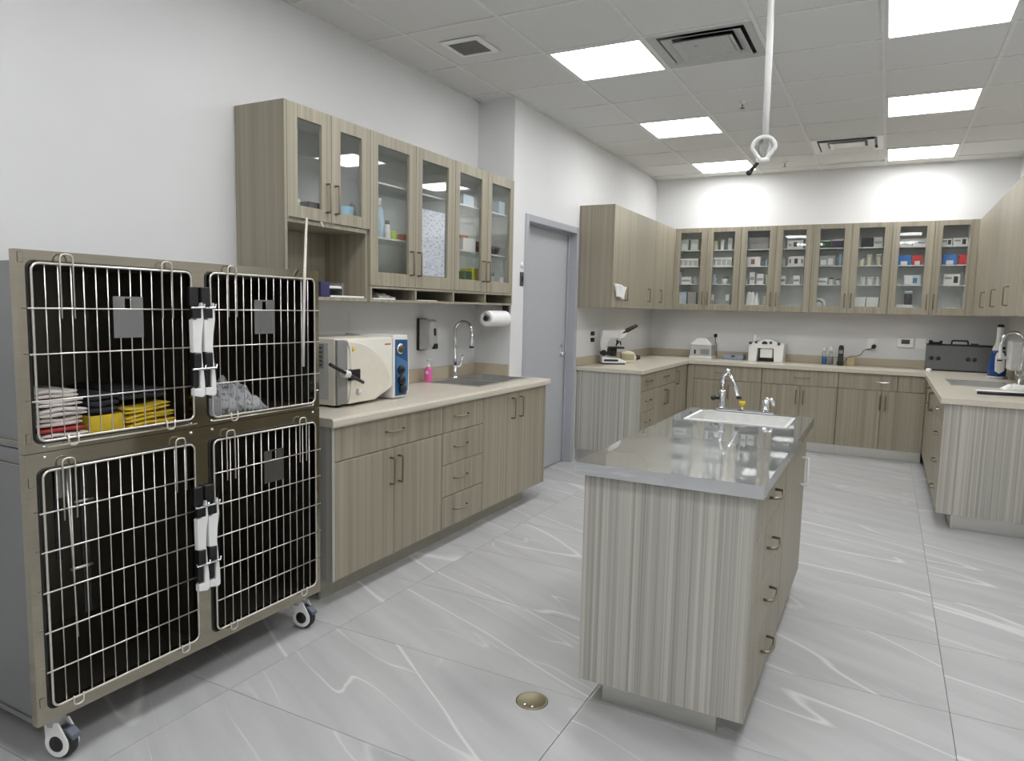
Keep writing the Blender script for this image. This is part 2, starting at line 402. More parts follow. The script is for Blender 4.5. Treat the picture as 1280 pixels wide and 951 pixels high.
# ceiling vents
t = thing('ceiling_diffuser', 'square stepped air diffuser beside the near left light panel', 'vent', (VENTS[0][0]+PX/2, VENTS[0][1]+PY/2, ZC), 0, 'ceiling air vents')
a, b = PX/2-.012, PY/2-.012
def ring(m, a, b, wdt, z0, z1, a2=None):
    """sloping square ring"""
    t_ = bmesh.new(); o_ = [t_.verts.new((sx*a, sy*b, z0)) for sx, sy in ((-1, -1), (1, -1), (1, 1), (-1, 1))]
    i_ = [t_.verts.new((sx*(a-wdt), sy*(b-wdt), z1)) for sx, sy in ((-1, -1), (1, -1), (1, 1), (-1, 1))]
    o2 = [t_.verts.new(v.co+Vector((0, 0, .004))) for v in o_]; i2 = [t_.verts.new(v.co+Vector((0, 0, .004))) for v in i_]
    for k in range(4):
        n = (k+1) % 4
        t_.faces.new((o_[k], o_[n], i_[n], i_[k])); t_.faces.new((o2[k], i2[k], i2[n], o2[n])); t_.faces.new((o_[k], o2[k], o2[n], o_[n])); t_.faces.new((i_[k], i_[n], i2[n], i2[k]))
    bmesh.ops.recalc_face_normals(t_, faces=t_.faces[:]); m._add(t_)
m = MB(); ring(m, a, b, .05, -.002, .004); m.build('outer_frame', LGREY, t)
m = MB(); m.box(-a+.03, a-.03, -b+.03, b-.03, .022, .026); m.build('throat', BLACK, t)
m = MB(); ring(m, a-.07, b-.07, .05, -.006, .012); m.build('louvre', LGREY, t)
m = MB(); ring(m, a-.125, b-.125, .03, -.012, .006); m.box(-a+.155, a-.155, -b+.155, b-.155, .002, .006); m.build('centre_plate', LGREY, t)
MB().cyl((-.06, -.04, -.002), (-.06, -.04, .004), .014).build('screw', CHROME, t)
t = thing('ceiling_diffuser', 'white air diffuser by back wall right of the hanging hose', 'vent', (VENTS[1][0]+PX/2, VENTS[1][1]+PY/2, ZC), 0, 'ceiling air vents')
m = MB(); ring(m, a, b, .05, -.002, .006); m.build('outer_frame', WHITE, t)
MB().box(-a+.03, a-.03, -b+.03, b-.03, .022, .026).build('throat', DGREY, t)
m = MB(); ring(m, a-.07, b-.07, .06, -.012, .012); m.build('louvre', WHITE, t)
m = MB(); ring(m, a-.15, b-.15, .03, -.012, .004); m.box(-a+.18, a-.18, -b+.18, b-.18, 0, .004); m.build('centre_plate', WHITE, t)
t = thing('slot_vent', 'long black slot vent in ceiling close to the back wall', 'vent', (-.43, 8.215, ZC), 0, 'ceiling air vents')
m = MB(); m.box(-.30, .30, -.03, -.016, -.006, .004); m.box(-.30, .30, .016, .03, -.006, .004); m.build('frame', WHITE, t)
MB().box(-.295, .295, -.016, .016, -.002, .003).build('slot', BLACK, t)
t = thing('exhaust_grille', 'small grey exhaust grille in ceiling above left cupboards', 'vent', (-2.335, 3.79, ZC), 0, 'ceiling air vents')
m = MB(); ring(m, .135, .135, .035, -.004, -.010); m.build('frame', WHITE, t)
MB().box(-.1, .1, -.1, .1, -.002, .004).build('backing', DGREY, t)
for k in range(9): MB().box(-.1, .1, -.09+k*.0225-.004, -.09+k*.0225+.004, -.008, -.003).build('slat', GREY, t)
for n, (x, y, l) in enumerate(((-1.06, 5.59, 'small sprinkler head in ceiling left of the hanging hose'), (-1.045, 7.93, 'small sprinkler head in ceiling near the back wall'))):
    t = thing('sprinkler', l, 'sprinkler', (x, y, ZC), 0, 'sprinkler heads')
    MB().lathe([(.032, .006), (.032, -.002), (.012, -.006), (.009, -.03), (.0, -.03)]).build('body', CHROME, t)
    m = MB(); m.cyl((0, 0, -.03), (0, 0, -.045), .004); m.cyl((0, 0, -.045), (0, 0, -.048), .018); m.build('deflector', DGREY, t)

# ------------------------------------------------------------------ door in the left wall
tr = thing('trim_1', 'pale grey steel frame around the grey door', 'door frame', (XJ, (DY0+DY1)/2, 0), 0, None, True); struct(tr)
def jamb(name, *b): return MB().box(*b, .003).build(name, FRAMEM, tr)
jamb('jamb', XJ-.11, XJ+.012, DY0, DY0+.055, 0, DZ); jamb('jamb', XJ-.11, XJ+.012, DY1-.055, DY1, 0, DZ); jamb('head', XJ-.11, XJ+.0115, DY0+.055, DY1-.055, DZ-.055, DZ)
m = MB(); m.box(XJ-.075, XJ-.06, DY1-.07, DY1-.055, 0, DZ-.055); m.box(XJ-.075, XJ-.06, DY0+.07, DY1-.07, DZ-.07, DZ-.055); m.build('stop', FRAMEM, tr)
dr = thing('door_1', 'plain grey flush door with steel lever handle', 'door', (XJ-.09, (DY0+DY1)/2, 0), 0, None, True); struct(dr)
MB().box(XJ-.125, XJ-.08, DY0+.058, DY1-.060, .008, DZ-.06, .002).build('slab', DOORM, dr)
m = MB(); m.cyl((XJ-.08, 5.975, 1.03), (XJ-.072, 5.975, 1.03), .027); m.cyl((XJ-.075, 5.975, 1.03), (XJ-.025, 5.975, 1.03), .009)
m.tube(fillet([(XJ-.03, 5.975, 1.03), (XJ-.028, 5.93, 1.03), (XJ-.028, 5.865, 1.026)], .01), .008); m.build('lever_handle', CHROME, dr)
MB().cyl((XJ-.08, 5.975, 1.11), (XJ-.073, 5.975, 1.11), .02).build('lock_cylinder', CHROME, dr)
t = thing('light_switch', 'black light switch plate on wall left of the door', 'switch', (XJ, 4.985, 1.665), 0, None, True)
MB().box(XJ, XJ+.008, 4.958, 5.014, 1.61, 1.72, .003).build('plate', DGREY, t); MB().box(XJ+.008, XJ+.014, 4.975, 4.997, 1.645, 1.685, .002).build('rocker', BLACK, t)
tag(MB().lathe([(.022, 0), (.022, .006), (.0, .012)], (XJ, 4.985, 1.775), 16, 'x').build('wall_sensor', WHITE, None, (XJ, 4.985, 1.775)), 'small round white sensor on wall above the black switch', 'sensor')

# ------------------------------------------------------------------ cabinets
# local frame of a cabinet: front face of its doors at y = 0 looking to -y, x to the right, z up
FT = .02
def handle_v(parent, x, z0, z1, mat=None):
    p = fillet([(x, .002, z0), (x, -.03, z0), (x, -.03, z1), (x, .002, z1)], .006, 3)
    return MB().tube(p, .0052, 6).build('handle', mat or HANDLE, parent)
def handle_h(parent, x0, x1, z, mat=None):
    p = fillet([(x0, .002, z), (x0+.008, -.026, z), ((x0+x1)/2, -.03, z-.004), (x1-.008, -.026, z), (x1, .002, z)], .015, 3)
    return MB().tube(p, .005, 6).build('handle', mat or HANDLE, parent)
def slab(parent, name, x0, x1, z0, z1, mat=None):
    return MB().box(x0+.0018, x1-.0018, 0, FT-.001, z0+.0018, z1-.0018, .0025).build(name, mat or WOOD, parent)
def base_cab(label, loc, rot, w, depth, z0, z1, fronts, toe=True, toe_x=(0, 0), ends=(False, False), toe_in=.075):
    t = thing('base_cabinet', label, 'cabinet', loc, rot, 'base cabinets')
    m = MB(); p = .016
    m.box(.0005, p, FT, depth, z0, z1); m.box(w-p, w-.0005, FT, depth, z0, z1); m.box(p, w-p, FT, depth, z0, z0+p); m.box(p, w-p, depth-p, depth, z0+p, z1)
    m.build('body', WOOD, t)
    for e, xe in zip(ends, ((-.018, 0), (w, w+.018))):
        if e: MB().box(xe[0], xe[1], 0, depth, z0, z1, .001).build('end_panel', WOODS, t)
    if toe: MB().box(toe_x[0], w+toe_x[1], FT+toe_in, FT+toe_in+.016, 0, z0-.0005).build('toe_kick', KICK if loc[0] < -2.2 else ALU, t)
    for e, sg, ti in zip(ends, (1, -1), (.02, .075)):
        if e and loc[0] > -2.2:
            xa = -.018+ti if sg > 0 else w+.018-ti
            MB().box(min(xa, xa+sg*.014), max(xa, xa+sg*.014), FT+toe_in+.017, depth, 0, z0-.0005).build('toe_kick', ALU, t)
    for f in fronts:
        k, x0, x1, a, b = f[:5]; h = f[5] if len(f) > 5 else None
        o = slab(t, {'drawer': 'drawer', 'door': 'door', 'panel': 'panel'}[k], x0, x1, a, b)
        hm = f[6] if len(f) > 6 else None
        if k == 'drawer': handle_h(o, (x0+x1)/2-.075 if h is None else h-.075, (x0+x1)/2+.075 if h is None else h+.075, (a+b)/2+.005, hm)
        if k == 'door' and h is not None: handle_v(o, h, b-.19, b-.05, hm)
    return t
ROTL, ROTR = R(90), R(-90)
# --- left run, front plane x = -2.26
LF = -2.26
ZB, ZT = .112, .868
def ll(y): return (LF, y, 0)
dep = LF-XL-.004
base_cab('greige base cabinet next to the cage, wide drawer over two doors', ll(2.512), ROTL, .918, dep, ZB, ZT,
         [('drawer', 0, .918, .693, ZT), ('door', 0, .459, ZB, .693, .459-.035), ('door', .459, .918, ZB, .693, .459+.035)], True, (0, 0), (True, False))
zs = [ZT, .693, .500, .305, ZB]
base_cab('greige base cabinet with four stacked drawers in the left run', ll(3.431), ROTL, .47, dep, ZB, ZT,
         [('drawer', 0, .47, zs[k+1], zs[k], .20) for k in range(4)])
t = base_cab('greige two-door base cabinet under the left sink', ll(3.902), ROTL, .912, dep, ZB, ZT,
         [('door', 0, .455, ZB, ZT, .455-.06), ('door', .455, .82, ZB, ZT, .455+.06), ('panel', .82, .912, ZB, ZT)], True, (0, -.15))
MB().box(.913, .945, 0, -(XJ-LF)-.006, ZB, ZT, .001).build('end_panel', WOOD, t)
# worktop of the left run, hole for the sink
WZ0, WZ1 = .87, .91
SX0, SX1, SY0, SY1 = -2.80, -2.385, 4.05, 4.78
t = thing('worktop', 'beige stone worktop on the left run of cabinets', 'countertop', (-2.55, 3.6, WZ0), 0, 'worktops', True)
m = MB(); fe = LF+.028
m.box(XL+.002, fe-.012, 2.47, SY0, WZ0, WZ1); m.box(XL+.002, SX0, SY0, SY1, WZ0, WZ1); m.box(SX1, fe-.012, SY0, SY1, WZ0, WZ1); m.box(XL+.002, fe-.012, SY1, YJ-.002, WZ0, WZ1); m.box(XJ+.004, fe-.012, YJ-.002, 4.868, WZ0, WZ1)
m.build('slab', STONE, t)
m = MB(); m.prism([(fe-.012, WZ0-.006), (fe-.004, WZ0-.004), (fe, WZ0+.006), (fe, WZ1-.012), (fe-.004, WZ1-.003), (fe-.012, WZ1)], 2.47, 4.868, 'xz'); m.build('front_edge', STONE, t)
def splash(label, *b): return tag(MB().box(*b, .002).build('backsplash', STONE2, None, ((b[0]+b[1])/2, (b[2]+b[3])/2, b[4])), label, 'backsplash', 'stone backsplash strips')
splash('beige backsplash strip behind the autoclave and left sink', XL+.002, XL+.02, 2.47, YJ-.002, WZ1+.0005, 1.0); splash('short beige backsplash strip on wall return beside the left sink', XL+.0205, XJ-.002, YJ-.02, YJ-.002, WZ1+.0005, 1.002)
# double sink
def sink(label, x0, x1, y0, y1, ztop, bowls, depth, mat, name='sink', rim=.018):
    t = thing(name, label, 'sink', ((x0+x1)/2, (y0+y1)/2, ztop), 0, 'sinks', True)
    m = MB(); e = rim
    ys = sorted(bowls)
    m.box(x0-e, x1+e, y0-e, bowls[0][2], ztop+.0005, ztop+.004); m.box(x0-e, x1+e, bowls[-1][3], y1+e, ztop+.0005, ztop+.004)
    m.box(x0-e, bowls[0][0], bowls[0][2], bowls[-1][3], ztop+.0005, ztop+.004); m.box(bowls[0][1], x1+e, bowls[0][2], bowls[-1][3], ztop+.0005, ztop+.004)
    for b1, b2 in zip(bowls, bowls[1:]): m.box(b1[0], b1[1], b1[3], b2[2], ztop-.004, ztop+.004)
    m.build('rim', mat, t)
    for b in bowls:
        m = MB(); g = .003; zb = ztop-depth
        m.box(b[0], b[0]+g, b[2], b[3], zb, ztop); m.box(b[1]-g, b[1], b[2], b[3], zb, ztop); m.box(b[0], b[1], b[2], b[2]+g, zb, ztop); m.box(b[0], b[1], b[3]-g, b[3], zb, ztop)
        m.box(b[0], b[1], b[2], b[3], zb-g, zb)
        o = m.build('bowl', mat, t)
        m = MB(); m.lathe([(.04, zb), (.04, zb+.003), (.028, zb+.002), (0, zb+.001)], ((b[0]+b[1])/2, (b[2]+b[3])/2, 0)); m.build('strainer', CHROME, o)
    return t
sink('double bowl steel sink in the left worktop', SX0, SX1, SY0, SY1, WZ1, [(SX0+.03, SX1-.01, SY0+.01, SY0+.30), (SX0+.03, SX1-.01, SY0+.33, SY1-.01)], .16, STEELSINK)
def gooseneck(label, loc, rot, h, reach, drop, head=CHROME, lever=True):
    """column, arch towards local +x, pull-out head"""
    t = thing('faucet', label, 'faucet', loc, rot, 'faucets')
    MB().lathe([(.026, 0), (.026, .006), (.019, .012), (.017, .12), (.0, .12)]).build('base', CHROME, t)
    r = reach/2; top = h-r
    pts = [(0, 0, .11), (0, 0, top)]+[(r-r*math.cos(math.pi*k/12), 0, top+r*math.sin(math.pi*k/12)) for k in range(1, 12)]+[(reach, 0, top), (reach+.004, 0, top-.02)]
    MB().tube(pts, .0125, 12).build('neck', CHROME, t)
    MB().lathe([(.0, top-drop), (.017, top-drop), (.019, top-drop+.02), (.013, top-drop+.07), (.012, top-.015), (.0, top-.015)], (reach+.004, 0, 0)).build('spray_head', head, t)
    MB().lathe([(.0, top-drop-.012), (.018, top-drop-.012), (.018, top-drop), (.0, top-drop)], (reach+.004, 0, 0)).build('nozzle', BLACK, t)
    if lever:
        m = MB(); m.cyl((0, 0, .075), (.0, .0, .095), .02); m.cyl((0, 0, .085), (.035, .02, .09), .011); m.tube([(.035, .02, .09), (.045, .028, .13), (.05, .032, .175)], [.008, .006, .005], 8); m.build('lever', CHROME, t)
    return t
gooseneck('tall chrome gooseneck faucet behind the left double sink', (-2.825, 4.44, WZ1), R(8), .42, .13, .115)

# --- left wall cupboards, front plane x = -2.5535
UF = -2.5535
def lining(t, x0, x1, y1, z0, z1):
    m = MB(); g = .0008
    m.box(x0, x0+g, FT+.001, y1, z0, z1); m.box(x1-g, x1, FT+.001, y1, z0, z1); m.box(x0+g, x1-g, FT+.001, y1, z0, z0+g*.5); m.box(x0+g, x1-g, FT+.001, y1, z1-g, z1)
    return m.build('lining', INNER, t)
def upper_body(t, w, depth, z0, z1, shelves=(), mid=None, inner=INNER):
    p = .016; m = MB()
    m.box(.0005, p, FT, depth, z0, z1); m.box(w-p, w-.0005, FT, depth, z0, z1); m.box(p, w-p, FT, depth, z0, z0+p); m.box(p, w-p, FT, depth, z1-p, z1)
    m.build('body', WOOD, t)
    MB().box(p, w-p, depth-.008, depth, z0+p, z1-p).build('back_panel', inner, t)
    lining(t, p, w-p, depth-.0085, z0+p, z1-p)
    for s in shelves: MB().box(p+.001, w-p-.001, FT+.035, depth-.009, s-.008, s, .001).build('shelf', GSHELF, t); MB().box(p+.001, w-p-.001, FT+.031, FT+.0345, s-.009, s+.001).build('shelf_edge', SHELF, t)
def glass_door(t, x0, x1, z0, z1, st=(.065, .065), rl=(.065, .085), hx=None, hz=None, gm=None):
    m = MB(); x0 += .0015; x1 -= .0015; z0 += .0015; z1 -= .0015; a, b = x0+st[0], x1-st[1]; c, d = z0+rl[1], z1-rl[0]
    m.box(x0, a, 0, FT-.001, z0, z1, .0015); m.box(b, x1, 0, FT-.001, z0, z1, .0015); m.box(a, b, 0, FT-.001, z0, c, .0015); m.box(a, b, 0, FT-.001, d, z1, .0015)
    o = m.build('door', WOOD, t)
    MB().box(a-.004, b+.004, .011, .015, c-.004, d+.004).build('pane', gm or GLASS, o)
    if hx is not None: handle_v(o, hx, hz, hz+.14)
    return o
def ul(y): return (UF, y, 0)
udep = UF-XL-.003
t = thing('wall_cabinet', 'tall left wall cupboard, two glass doors above an open niche', 'cabinet', ul(2.50), ROTL, 'wall cabinets')
m = MB(); p = .018; w_ = .629
m.box(.0005, p, 0, udep, 1.457, 2.389, .001); m.box(w_-p, w_-.0005, FT, udep, 1.457, 2.389); m.box(p, w_-p, FT, udep, 2.371, 2.389); m.box(p, w_-p, FT-.01, udep, 1.828, 1.848); m.box(p, w_-p, FT-.012, udep, 1.457, 1.475)
m.build('body', WOOD, t)
MB().box(p, w_-p, udep-.008, udep, 1.85, 2.37).build('back_panel', INNER, t); lining(t, p, w_-p, udep-.0085, 1.8482, 2.371); MB().box(p, w_-p, udep-.008, udep, 1.476, 1.827).build('niche_back', WOOD, t)
glass_door(t, .018, .322, 1.85, 2.389, (.068, .068), (.065, .06), .284, 1.90, GLASSL); glass_door(t, .322, w_, 1.85, 2.389, (.068, .068), (.065, .06), .348, 1.90, GLASSL)
LSH = (1.828, 2.135)
t = thing('wall_cabinet', 'left wall cupboard, two tall glass doors, printed sheet behind one pane', 'cabinet', ul(3.130), ROTL, 'wall cabinets')
w_ = .864; upper_body(t, w_, udep, 1.545, 2.389, LSH)
glass_door(t, 0, .425, 1.545, 2.389, (.066, .066), (.066, .078), .372, 1.62, GLASSL); glass_door(t, .425, w_, 1.545, 2.389, (.066, .08), (.066, .078), .449, 1.62, GLASSL)
t = thing('wall_cabinet', 'left wall cupboard with two glass doors nearest the grey door', 'cabinet', ul(3.995), ROTL, 'wall cabinets')
w_ = .822; upper_body(t, w_, udep, 1.545, 2.389, LSH)
glass_door(t, 0, .43, 1.545, 2.389, (.055, .085), (.066, .078), .365, 1.62, GLASSL); glass_door(t, .43, w_, 1.545, 2.389, (.055, .055), (.066, .078), .458-.03, 1.62, GLASSL)
# pigeonholes
t = thing('pigeonhole_shelf', 'row of four open pigeonholes below the left glass cupboards', 'shelf', ul(3.130), ROTL)
m = MB(); W = 1.687
m.box(.0005, W, 0, udep, 1.457, 1.471); m.box(.0005, W, 0, udep, 1.532, 1.5435); m.box(.0005, W, udep-.01, udep, 1.471, 1.532); m.build('body', WOOD, t)
for x in (.0075, .432, .857, 1.275, 1.679): MB().box(x-.007, x+.007, 0, udep-.01, 1.4712, 1.5318).build('divider', WOOD, t)

# ------------------------------------------------------------------ back of the room
CZ0, CZ1 = .865, .903
BZ1 = .863
BF = 7.87
# run on the left wall, front x = -1.936
PF = -1.936; pd = PF-XJ-.004
def pl(y): return (PF, y, 0)
zs = [BZ1, .70, .50, .305, ZB]
base_cab('narrow greige drawer cabinet below the microscope, striped end panel', pl(6.195), ROTL, .425, pd, ZB, BZ1, [('drawer', 0, .425, zs[k+1], zs[k]) for k in range(4)], True, (-.018, 0), (True, False))
base_cab('greige cabinet beyond the microscope drawers, drawer over two doors', pl(6.621), ROTL, .764, pd, ZB, BZ1, [('drawer', 0, .764, .70, BZ1), ('door', 0, .382, ZB, .70, .35), ('door', .382, .764, ZB, .70, .414)])
base_cab('slim one-door greige cabinet in the far left corner', pl(7.386), ROTL, .483, pd, ZB, BZ1, [('door', 0, .36, ZB, BZ1, .03), ('panel', .36, .483, ZB, BZ1)])
# back run, front y = 7.87
bd = YB-BF-.004
def bl(x): return (x, BF, 0)
base_cab('back wall base cabinet below the white centrifuge', bl(-1.9355), 0, .7955, bd, ZB, BZ1, [('panel', 0, .08, ZB, BZ1), ('drawer', .08, .7955, .70, BZ1, .39), ('door', .08, .42, ZB, .70, .385), ('door', .42, .7955, ZB, .70, .455)])
base_cab('back wall base cabinet below the black cordless phone', bl(-1.139), 0, .742, bd, ZB, BZ1, [('drawer', 0, .742, .70, BZ1, .40), ('door', 0, .385, ZB, .70, .35), ('door', .385, .742, ZB, .70, .42)])
base_cab('back wall base cabinet below the thermostat, lock beside its drawer handle', bl(-.396), 0, .776, bd, ZB, BZ1, [('drawer', 0, .53, .70, BZ1, .40, CHROME), ('panel', .53, .776, .70, BZ1), ('door', 0, .396, ZB, .70, .386), ('door', .396, .776, ZB, .70, .436)])
# right run, front x = .381
RF = .381; rd = XR-RF-.004
def rl(y): return (RF, y, 0)
zs2 = [BZ1, .70, .50, .305, ZB]
base_cab('greige cabinet beside the back corner on the right, one wide door', rl(7.868), ROTR, .65, rd, ZB, BZ1, [('panel', 0, .12, ZB, BZ1), ('door', .12, .65, ZB, BZ1, .60)])
base_cab('greige base cabinet under the right hand sink', rl(7.217), ROTR, .912, rd, ZB, BZ1, [('door', 0, .456, ZB, BZ1, .41), ('door', .456, .912, ZB, BZ1, .50)])
base_cab('nearest right hand base cabinet with striped end panel and drawers', rl(6.304), ROTR, .76, rd, ZB, BZ1, [('drawer', 0, .76, zs2[k+1], zs2[k], None, CHROME if k == 0 else None) for k in range(4)], True, (0, -.057), (False, True))
# U-shaped worktop
TX0, TX1, TY0, TY1 = .50, .93, 6.60, 7.17
t = thing('worktop', 'beige stone U-shaped worktop along the far walls', 'countertop', (-.7, 8.2, CZ0), 0, 'worktops', True)
m = MB()
m.box(XJ+.002, PF+.025, 6.157, YB-.002, CZ0, CZ1, .003); m.box(PF+.0245, RF-.0245, BF-.025, YB-.002, CZ0, CZ1)
m.box(RF-.025, TX0, 5.505, YB-.002, CZ0, CZ1); m.box(TX1, XR-.002, 5.505, YB-.002, CZ0, CZ1); m.box(TX0, TX1, 5.505, TY0, CZ0, CZ1); m.box(TX0, TX1, TY1, YB-.002, CZ0, CZ1)
m.build('slab', STONE, t)
splash('beige backsplash strip behind the microscope', XJ+.002, XJ+.02, 6.16, YB-.0205, CZ1+.0005, .985); splash('long beige backsplash strip along the back wall', XJ+.0205, XR-.0205, YB-.02, YB-.002, CZ1+.0005, .985); splash('beige backsplash strip on the right wall', XR-.02, XR-.002, 5.51, YB-.0205, CZ1+.0005, .985)
sink('single bowl steel sink in the right hand worktop', TX0, TX1, TY0, TY1, CZ1, [(TX0+.012, TX1-.03, TY0+.012, TY1-.012)], .16, STEELSINK)
gooseneck('gooseneck faucet behind the right hand sink, glare on its head painted white', (.985, 6.93, CZ1), R(180), .43, .15, .15, WHITE)  # spray head coloured white to imitate the light falling on it

# wall cupboards: left wall far run, front x = -2.2226
PU = -2.2226; UZ0, UZ1 = 1.457, 2.385
pud = PU-XJ-.003
def pu(y): return (PU, y, 0)
def solid_upper(label, loc, rot, w, depth, doors, end=(False, False), name='wall_cabinet'):
    t = thing(name, label, 'cabinet', loc, rot, 'wall cabinets'); p = .016; m = MB()
    m.box(.0005, p, FT, depth, UZ0, UZ1); m.box(w-p, w-.0005, FT, depth, UZ0, UZ1); m.box(p, w-p, FT, depth, UZ0, UZ0+p); m.box(p, w-p, FT, depth, UZ1-p, UZ1); m.box(p, w-p, depth-p, depth, UZ0+p, UZ1-p)
    m.build('body', WOOD, t)
    for e, xe in zip(end, ((-.018, 0), (w, w+.018))):
        if e: MB().box(xe[0], xe[1], 0, depth, UZ0, UZ1, .001).build('end_panel', WOOD, t)
    for (x0, x1, hx) in doors:
        o = slab(t, 'door', x0, x1, UZ0, UZ1)
        if hx is not None: handle_v(o, hx, UZ0+.075, UZ0+.205)
    return t
solid_upper('solid greige cupboard nearest the grey door, white cloth at its handle', pu(6.148), ROTL, .645, pud, [(0, .645, .335)], (True, False))
solid_upper('solid two-door greige cupboard in the far left corner', pu(6.794), ROTL, 1.384, pud, [(0, .62, .41), (.62, 1.384, .84)])
# back wall glass cupboards
BU = 8.18; bud = YB-BU-.003; DW = .3688
ORD = ['first', 'second', 'third', 'fourth', 'fifth', 'sixth', 'seventh', 'eighth']
SHB = (2.140, 1.955, 1.757)
for u in range(4):
    x = PU+DW*2*u
    t = thing('wall_cabinet', f'back wall glass cupboard, {ORD[2*u]} and {ORD[2*u+1]} glass doors from left', 'cabinet', (x, BU, 0), 0, 'wall cabinets')
    wd = DW*2 if u < 3 else DW*2-.062
    upper_body(t, wd-.0005, bud, UZ0, UZ1, SHB)
    glass_door(t, 0, DW, UZ0, UZ1, (.066, .068), (.05, .07), DW-.03, UZ0+.065); glass_door(t, DW, wd, UZ0, UZ1, (.066, .068) if u < 3 else (.066, .012), (.05, .07), DW+.03, UZ0+.065)
    if u == 3: MB().box(wd, wd+.06, 0, .018, UZ0, UZ1).build('filler', WOOD, t)
# right wall cupboards, front x = .728
RU = .728; rud = XR-RU-.003
solid_upper('right wall cupboard by the back corner, two solid doors', (RU, 8.176, 0), ROTR, 1.42, rud, [(0, .72, None), (.72, 1.42, .85)])
solid_upper('nearest right wall cupboard, two solid doors and end panel', (RU, 6.755, 0), ROTR, 1.335, rud, [(0, .70, .12), (.70, 1.335, .80)], (False, True))

# ------------------------------------------------------------------ island
IX0, IX1, IY0, IY1, IT0, IT1 = -.939, -.301, 2.268, 3.945, .865, .908
t = thing('kitchen_island', 'free-standing island cabinet with striped end panel and four drawers', 'island', (-.62, 3.1, 0), 0, None, True)
bx0, bx1, by0, by1 = -.910, -.327, 2.298, 3.915
m = MB(); p = .018
m.box(bx0, bx0+p, by0+p, by1, .101, IT0); m.box(bx0+p, bx1-.021, by1-p, by1, .101, IT0); m.box(bx0+p, bx1-.021, by0+p, by1-p, .101, .119); m.box(bx1-.021-p, bx1-.021, by0+p, by1-p, .119, IT0)
m.build('body', WOOD, t)
MB().box(bx0, bx1, by0, by0+p-.0005, .101, IT0, .001).build('end_panel', WOODS, t)
m = MB(); m.box(bx0+.07, bx1-.10, by0+.07, by0+.085, 0, .1005); m.box(bx1-.115, bx1-.10, by0+.085, by1-.05, 0, .1005); m.box(bx0+.07, bx0+.085, by0+.085, by1-.05, 0, .1005); m.box(bx0+.085, bx1-.115, by1-.065, by1-.05, 0, .1005)
m.build('toe_kick', ALU, t)
zs = [IT0-.002, .690, .495, .300, .103]
for k in range(4):
    d = MB().box(bx1-.02, bx1, by0+p+.001, 3.085, zs[k+1]+.002, zs[k]-.002, .0025).build('drawer', WOOD, t)
    zc = (zs[k]+zs[k+1])/2+.01; y0, y1 = 2.62, 2.76
    MB().tube(fillet([(bx1-.002, y0, zc), (bx1+.03, y0+.004, zc), (bx1+.036, (y0+y1)/2, zc-.006), (bx1+.03, y1-.004, zc), (bx1-.002, y1, zc)], .012, 3), .0055, 8).build('handle', HANDLE, d)
d = MB().box(bx1-.02, bx1, 3.089, by1, .105, IT0-.004, .0025).build('door', WOOD, t)
MB().tube(fillet([(bx1-.002, 3.72, .60), (bx1+.03, 3.72, .60), (bx1+.03, 3.72, .735), (bx1-.002, 3.72, .735)], .008, 3), .007, 8).build('handle', WHITE, d)  # white colour stands in for the glare on this bar handle
# steel top with a sunk wash tray
HX0, HX1, HY0, HY1 = -.855, -.39, 3.50, 3.845
t = thing('steel_top', 'polished stainless steel island top with folded edge', 'countertop', (-.62, 3.1, IT0), 0, None, True)
m = MB()
m.box(IX0, IX1, IY0, HY0, IT1-.002, IT1); m.box(IX0, HX0, HY0, HY1, IT1-.002, IT1); m.box(HX1, IX1, HY0, HY1, IT1-.002, IT1); m.box(IX0, IX1, HY1, IY1, IT1-.002, IT1)
m.build('sheet', STEEL, t)
m = MB(); m.box(IX0, IX1, IY0, IY0+.003, IT0, IT1-.002); m.box(IX0, IX1, IY1-.003, IY1, IT0, IT1-.002); m.box(IX0, IX0+.003, IY0+.003, IY1-.003, IT0, IT1-.002); m.box(IX1-.003, IX1, IY0+.003, IY1-.003, IT0, IT1-.002)
m.build('folded_edge', STEEL, t)
sink('shallow white-lit steel wash tray set into the island top', HX0, HX1, HY0, HY1, IT1, [(HX0+.006, HX1-.006, HY0+.006, HY1-.006)], .09, steel('tray_steel', (236, 236, 234), .46, (8, 8, 8), .08), 'wash_tray', .01)
# deck faucet on the island
t = thing('faucet', 'chrome deck faucet with angled spout on the steel island', 'faucet', (-.65, 3.895, IT1), 0, 'faucets', True)
z = IT1
m = MB(); m.box(-.79, -.49, 3.875, 3.915, z, z+.018, .005); m.build('deck_plate', CHROME, t)
m = MB(); m.lathe([(.02, z+.018), (.017, z+.03), (.016, z+.10), (.019, z+.105), (.014, z+.115), (.0, z+.115)], (-.762, 3.895, 0)); m.build('column', CHROME, t)
MB().tube([(-.762, 3.895, z+.11), (-.762, 3.895, z+.16)], .006, 8).build('riser', CHROME, t)
MB().tube(fillet([(-.765, 3.895, z+.15), (-.758, 3.89, z+.20), (-.735, 3.88, z+.222)], .02)+[Vector((-.727, 3.88, z+.218))], [.012]*8+[.012], 10).build('elbow', CHROME, t)
MB().tube([(-.735, 3.88, z+.218), (-.70, 3.87, z+.16), (-.672, 3.86, z+.095)], [.008, .009, .011], 10).build('spout', CHROME, t)
MB().lathe([(.0, z+.092), (.013, z+.09), (.015, z+.078), (.0, z+.076)], (-.668, 3.86, 0)).build('aerator', BLACK, t)
m = MB(); m.cyl((-.775, 3.895, z+.07), (-.795, 3.895, z+.07), .008); m.lathe([(0, -.016), (.014, -.01), (.016, 0), (.014, .01), (0, .016)], (-.808, 3.895, z+.07), 12, 'x'); m.build('black_knob', BLACK, t)
